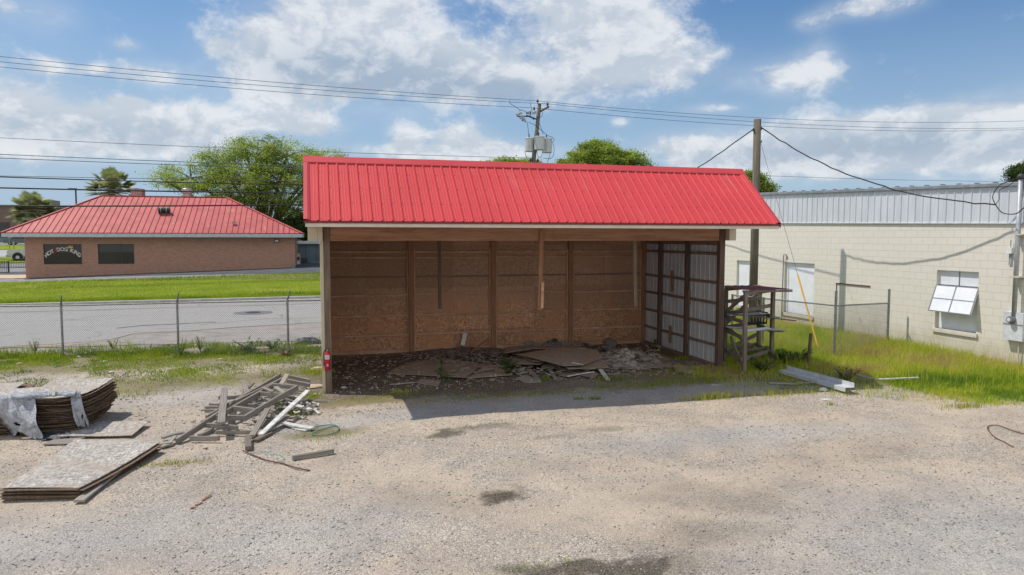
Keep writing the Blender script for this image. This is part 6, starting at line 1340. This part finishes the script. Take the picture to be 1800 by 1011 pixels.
tuft(1075, 668, .30, 260, .04, .14, 'shaded grass tuft at the foot of the broken sheet heap', .15, .35); tuft(955, 668, .16, 160, .04, .14, 'small shaded tuft left of the heap foot', .1, .35)  # shaded tufts here and below: shade painted into the blades as lower tone
tuft(1018, 702, .12, 90, .03, .09, 'small shaded weed on gravel, left of two', .06, .3); tuft(1048, 702, .14, 110, .03, .09, 'small shaded weed on gravel, right of two', .06, .3)
tuft(1180, 675, 1.6, 900, .04, .14, 'shaded grass fringe reaching left from the rack along the shed front', .25, .4); tuft(1000, 690, 2.2, 800, .015, .07, 'thin shaded weeds on the dirt before the shed floor', .22, .4)
tuft(760, 690, .9, 380, .015, .05, 'dark shaded weeds along the front of the shed floor', .25, .3); tuft(880, 740, .10, 20, .01, .03, 'tiny weed on gravel just beyond the shade', .05, .6)
tuft(290, 632, 1.0, 1200, .03, .10, 'mossy weeds on dirt below the first two posts', .5, .6); tuft(850,697,1.2,420,.02,.07,'thin shaded weeds before the broken sheet heap',.15,.35); tuft(940, 995, .7, 200, .01, .03, 'sparse weeds in the damp patch nearest the camera', .12, .7)
blades('lawn_grass', 'short mown grass blades along the near edge of the street verge', 30000, (-22, 1), (22, 27), lambda x, y: np.clip(1.1-(y-(kl.y+(x-kl.x)*ks)-.3)/2.6, 0, 1)*((y-(kl.y+(x-kl.x)*ks)) > .28+.12*fbm(x, y, 2, 2)), .20, .25, lambda x, y: 1.0, 'grass_low', .014, lambda x, y: .5+1.0*(fbm(x, y, .8, 3)-.5), .35)
blades('lawn_grass', 'short mown grass blades over the rest of the street verge', 36000, (-24, 1), (25, 41), lambda x, y: (y < 40-.04*(x+22)).astype(float), .20, .24, lambda x, y: 1.0, 'grass_low', .016, lambda x, y: .55+1.0*(fbm(x, y, .5, 3)-.5), .35)
# leafy plants
def leafy(name, lab, base, hgt, nst, nl, ls, mat, cat_='plant', spread=.25):
    t = thing(name, lab, cat_, tuple(base)); mb = MB(); Vv = []; k = 0; R = []
    for s in range(nst):
        a = random.uniform(0, 6.28); H = hgt*random.uniform(.6, 1); top = base+Vector((math.cos(a)*spread*random.uniform(.2, 1), math.sin(a)*spread*random.uniform(.2, 1), H))
        mid = base.lerp(top, .5)+Vector((0, 0, H*.08)); mb.tube([base, mid, top], [.007, .005, .003], 5)
        for l in range(nl):
            u = random.uniform(.2, 1.05); p = base.lerp(top, min(u, 1)); az_ = random.uniform(0, 6.28); d = Vector((math.cos(az_), math.sin(az_), random.uniform(-.2, .7))).normalized(); sd = d.cross(Vector((0, 0, 1))).normalized()*ls*.32; L_ = ls*random.uniform(.6, 1.2)
            tip = p+d*L_; m_ = p+d*L_*.5+Vector((0, 0, L_*.1)); Vv += [p, m_+sd, tip, m_-sd]; R += [random.random()]*4
    mb.build('stem', 'grass_low', t) if False else mb.build('stem', simple('stem_green', (.10, .12, .04)), t)
    Vn = np.array([tuple(v) for v in Vv]); F = np.arange(len(Vn)).reshape(-1, 4); np_mesh('leaves', Vn, F, mat, rnd=np.array(R), parent=t); return t
M['leaf_dark'] = leafmat('weed_leaf', [(0, (.05, .10, .02)), (1, (.14, .22, .045))], .25)
leafy('leafy_weed', 'tall leafy weed growing in front of the large flat sheet', gp(774, 664), .62, 2, 26, .09, 'leaf_dark', spread=.07)
leafy('leafy_weed', 'low bushy weed at the foot of the tall leafy weed', gp(786, 672), .28, 9, 16, .07, 'leaf_dark', spread=.28)
leafy('leafy_weed', 'dark leafy weed left of the broken sheet heap', gp(886, 652), .34, 12, 20, .08, 'leaf_dark', spread=.4)
leafy('leafy_weed', 'second dark weed nearer the pointed sheet corner', gp(896, 660), .22, 8, 16, .07, 'leaf_dark', spread=.3)
leafy('leafy_weed', 'dark weed growing on the grey rubble heap', gp(1092, 640), .30, 9, 18, .08, 'leaf_dark', spread=.35)
leafy('leafy_weed', 'small weed against the metal wall in the back corner', gp(1149, 612), .3, 3, 14, .07, 'leaf_dark', spread=.1)
leafy('leafy_weed', 'broad leafy weed clump between rack and steel channel', gp(1375, 640), .42, 22, 26, .08, 'leaf_dark', spread=.6)
leafy('leafy_weed', 'leafy weed clump under the front of the rack', gp(1340, 655), .36, 14, 22, .08, 'leaf_dark', spread=.5)
leafy('leafy_weed', 'leafy weed clump beyond the steel channel by the stake', gp(1404, 642), .40, 16, 22, .08, 'leaf_dark', spread=.5)
leafy('leafy_weed', 'dark brownish weed clump at the right end of the channel', gp(1487, 672), .34, 16, 18, .06, simple('dead_weed', (.09, .07, .035), (.14, .11, .05)), spread=.4)
leafy('leafy_weed', 'leafy green weed clump right at the third fence post', gp(435, 616), .32, 16, 20, .07, 'leaf_dark', spread=.7)
leafy('leafy_weed', 'green weed clump left of the charcoal tarp', gp(478, 612), .26, 12, 20, .07, 'leaf_dark', spread=.5)
leafy('leafy_weed', 'leafy weed between the long white board and scraps', gp(506, 722), .22, 8, 14, .06, 'leaf_dark', spread=.25)
leafy('dry_weed', 'reddish brown dead weed at the foot of the third post', gp(501, 626), .16, 14, 16, .06, simple('red_weed', (.16, .07, .04), (.12, .06, .03)), spread=.45)
for k,(px_, py_, hh) in enumerate(((318, 628, .55), (200, 618, .4), (352, 618, .5), (62, 622, .45))):
    leafy('tall_weed', ('tall grassy weed at the foot of the middle fence post', 'thin tall weed between the first and middle posts', 'tall thin weed just right of the middle post', 'thin tall weed near the left edge by the fence')[k], gp(px_, py_), hh, 9, 10, .06, 'grass_low', spread=.22)

# trees
def tree(name, lab, base, lobes, nclus, nleaf, ls, mat, bark='pole_wood', trunk_r=.35, csig=.45, seed=1, fork=.35, group=None, cat_='tree', droop=0):
    r = np.random.default_rng(seed); rr3 = random.Random(seed); base = Vector(base); t = thing(name, lab, cat_, tuple(base), group); mb = MB()
    cen = sum((Vector(l[:3]) for l in lobes), Vector())/len(lobes); fk = base+Vector(((cen.x-base.x)*.3, (cen.y-base.y)*.3, (cen.z-base.z)*fork))
    mb.tube([base-Vector((0, 0, .3)), base+Vector((0, 0, .3)), base.lerp(fk, .6)+Vector((trunk_r*.4, 0, 0)), fk], [trunk_r*1.4, trunk_r*1.05, trunk_r*.9, trunk_r*.8], 12)
    C_ = []; wts = np.array([l[3]*l[4]*l[5] for l in lobes]); wts = wts/wts.sum()
    for li, l in enumerate(lobes):
        c = Vector(l[:3]); m1 = fk.lerp(c, .45)+Vector((rr3.uniform(-.5, .5), rr3.uniform(-.5, .5), rr3.uniform(-.2, .6)))*.6
        mb.tube(smooth([fk, m1, c], 5), np.linspace(trunk_r*.5, trunk_r*.16, 11).tolist(), 7)
        n = max(4, int(nclus*wts[li]))
        for k in range(n):
            d = r.normal(size=3); d /= np.linalg.norm(d); q_ = r.uniform(.4, 1.12)**.6*r.uniform(.85, 1.15); p = Vector((c.x+d[0]*l[3]*q_, c.y+d[1]*l[4]*q_, c.z+d[2]*l[5]*q_)); C_.append(p)
            if k % 2 == 0: s_ = c.lerp(p, .1); mb.tube([s_, s_.lerp(p, .55)+Vector((rr3.uniform(-.2, .2), rr3.uniform(-.2, .2), .15)), p], [trunk_r*.13, trunk_r*.07, .012], 4, cap=False)
    mb.build('trunk', bark, t)
    C_ = np.array([tuple(p) for p in C_]); m_ = len(C_); cs = csig*r.uniform(.5, 1.35, m_)
    P = np.repeat(C_, nleaf, 0)+r.normal(size=(m_*nleaf, 3))*np.repeat(cs, nleaf)[:, None]*np.array([1, 1, .55]); N = len(P)
    a = r.normal(size=(N, 3)); a /= np.linalg.norm(a, axis=1)[:, None]; up = np.array([0, 0, 1.0]); nn_ = r.normal(size=(N, 3))*.7+up; nn_ /= np.linalg.norm(nn_, axis=1)[:, None]
    u = np.cross(nn_, a); u /= np.linalg.norm(u, axis=1)[:, None]+1e-9; v = np.cross(nn_, u); s = (ls*r.uniform(.6, 1.4, N))[:, None]
    V = np.stack([P-u*s, P-v*s*.45, P+u*s, P+v*s*.45], 1).reshape(-1, 3); F = np.arange(N*4).reshape(-1, 4)
    rn = np.clip(np.repeat(r.uniform(.15, .85, m_), nleaf)+r.normal(0, .12, N), 0, 1)
    np_mesh('crown', V, F, mat, rnd=np.repeat(rn, 4), parent=t); return t
M['oak_leaf'] = leafmat('oak_leaf', [(0, (.10, .155, .035)), (.5, (.25, .315, .06)), (1, (.42, .46, .13))], .45)
M['dark_leaf'] = leafmat('dark_leaf', [(0, (.025, .05, .012)), (1, (.075, .12, .025))], .3)
M['mid_leaf'] = leafmat('mid_leaf', [(0, (.05, .10, .015)), (.5, (.10, .17, .02)), (1, (.17, .23, .035))], .4)
M['palm_leaf'] = leafmat('palm_leaf', [(0, (.10, .13, .05)), (.5, (.24, .29, .13)), (1, (.50, .51, .34))], .2, .5)
def lobe(px, py, Y, rx, rz, ry=None):
    p = atY(px, py, Y); s = (Y-CAM[1])/FPX; return (p.x, p.y, p.z, rx*s, (ry or rx)*s*.9, rz*s)
OYk = 68
ob = atY(470, 415, OYk); ob.z = float(h(ob.x, OYk))
tree('oak_tree', 'wide bright green oak rising behind the restaurant roof', ob, [lobe(450, 275, OYk, 52, 32), lobe(505, 275, OYk, 50, 30), lobe(390, 290, OYk, 46, 24), lobe(335, 312, OYk+1, 48, 20), lobe(310, 330, OYk, 30, 12), lobe(430, 320, OYk-2, 70, 28), lobe(500, 325, OYk-2, 60, 40), lobe(560, 290, OYk, 48, 26), lobe(585, 278, OYk+2, 26, 12), lobe(520, 370, OYk, 46, 30), lobe(365, 335, OYk, 46, 18), lobe(470, 250, OYk, 24, 12), lobe(430, 255, OYk+1, 22, 12), lobe(600, 330, OYk+2, 60, 40), lobe(440, 358, OYk, 50, 20), lobe(485, 390, OYk, 46, 20), lobe(410, 345, OYk-1, 40, 16), lobe(290, 318, OYk, 22, 9)],
     560, 190, .095, 'oak_leaf', trunk_r=.55, csig=.55, seed=5, fork=.25)
def bush(lab, px, py, Y, rx, rz, mat, seed, nm='tree', n=90, extra=(), ls=.12, cat_='tree', grp='trees beyond the shed roof'):
    b0 = atY(px, py, Y); b0.z = float(h(b0.x, Y)); L_ = [lobe(px, py, Y, rx, rz)]+[lobe(*e[:2], Y, *e[2:]) for e in extra]
    rb2 = random.Random(seed)
    for q_ in range(9): e = rb2.choice(L_[:1+len(extra)]); a_ = rb2.uniform(0, 3.14); L_.append((e[0]+e[3]*math.cos(a_)*.95, e[1], e[2]+e[5]*math.sin(a_)*.9, e[3]*rb2.uniform(.16, .32), e[4]*.25, e[5]*rb2.uniform(.2, .35)))
    l0 = L_[0]; k_ = l0[5]*1.3; L_ += [(l0[0], l0[1], l0[2]-k_*j, l0[3]*(1.05-.12*j), l0[4]*(1.05-.12*j), l0[5]) for j in (1, 2) if l0[2]-k_*(j+.8) > b0.z+1.2]; n = int(n*(1+.55*(len(L_)-1-len(extra))))
    return tree(nm, lab, b0, L_, int(n*.62), 95, ls*.95, mat, trunk_r=.3, csig=.36, seed=seed, group=grp, cat_=cat_)
bush('round green tree rising above the red roof right of the transformer pole', 1062, 282, 62, 58, 28, 'oak_leaf', 11, n=240, extra=((1020, 288, 40, 18), (1110, 290, 36, 20), (1050, 262, 30, 12), (1000, 292, 26, 10)))
bush('sparse low treetop left of the transformer pole above the red roof', 890, 292, 58, 28, 11, 'oak_leaf', 12, n=46, extra=((925, 291, 18, 9), (860, 296, 14, 6)))
bush('green tree edge peeking out just right of the red roof end', 1325, 320, 46, 20, 18, 'oak_leaf', 13, n=80, extra=((1345, 335, 14, 9), (1310, 340, 20, 20)))
bush('dark pine-like treetop at the right edge above the parapet', 1796, 302, 40, 20, 10, 'dark_leaf', 14, n=60, ls=.09, extra=((1815, 296, 22, 12), (1783, 308, 10, 5)))
bush('dark tree mass behind the restaurant right corner', 545, 400, 66, 40, 20, 'dark_leaf', 15, n=140, extra=((520, 405, 30, 14), (580, 405, 30, 14)), grp=None)
# palms
def palm(lab, px, py, Y, rpx, seed, zb=None):
    c = atY(px, py, Y); s = (Y-CAM[1])/FPX; R = rpx*s; gz_ = float(h(c.x, Y)); r = np.random.default_rng(seed)
    t = thing('palm_tree', lab, 'palm tree', (c.x, Y, gz_)); MB().tube([(c.x, Y, gz_-.2), (c.x+.1, Y, (gz_+c.z)/2), (c.x, Y, c.z)], [.30, .22, .20], 12).build('trunk', 'pole_wood', t)
    Vv = []; Rn = []; st = MB()
    for k in range(120):
        az_ = r.uniform(0, 6.283); e = math.asin(r.uniform(-.7, 1.0)); d = Vector((math.cos(az_)*math.cos(e), math.sin(az_)*math.cos(e), math.sin(e))); L0 = R*r.uniform(.45, .68); p0 = Vector((c.x, Y, c.z)); hub = p0+d*L0; rn = r.uniform(.2, 1.0)
        st.tube([p0, hub], [.02, .012], 4, cap=False)
        sd = d.cross(Vector((0, 0, 1))); sd = sd.normalized() if sd.length > .05 else Vector((1, 0, 0)); up_ = sd.cross(d)
        for f_ in np.linspace(-1.5, 1.5, 22):
            dd = (d*math.cos(f_)+sd*math.sin(f_)).normalized(); L_ = R*r.uniform(.34, .46)*(.65+.35*math.cos(f_)); n_ = dd.cross(up_).normalized()*R*.022
            m_ = hub+dd*L_*.6-Vector((0, 0, L_*.06)); tip = hub+dd*L_-Vector((0, 0, L_*.16)); Vv += [hub, m_+n_, tip, m_-n_]; Rn += [min(1, max(0, rn+r.normal()*.08))]*4
    st.build('stalks', 'grass_low', t) if False else st.build('stalks', simple('palm_stalk', (.16, .17, .07)), t)
    V = np.array([tuple(v) for v in Vv]); np_mesh('crown', V, np.arange(len(V)).reshape(-1, 4), 'palm_leaf', rnd=np.array(Rn), parent=t)
palm('larger dark palm top rising behind the restaurant roof ridge', 198, 338, 62, 41, 3)
palm('smaller silvery palm left behind the restaurant hip roof', 57, 373, 62, 36, 4)
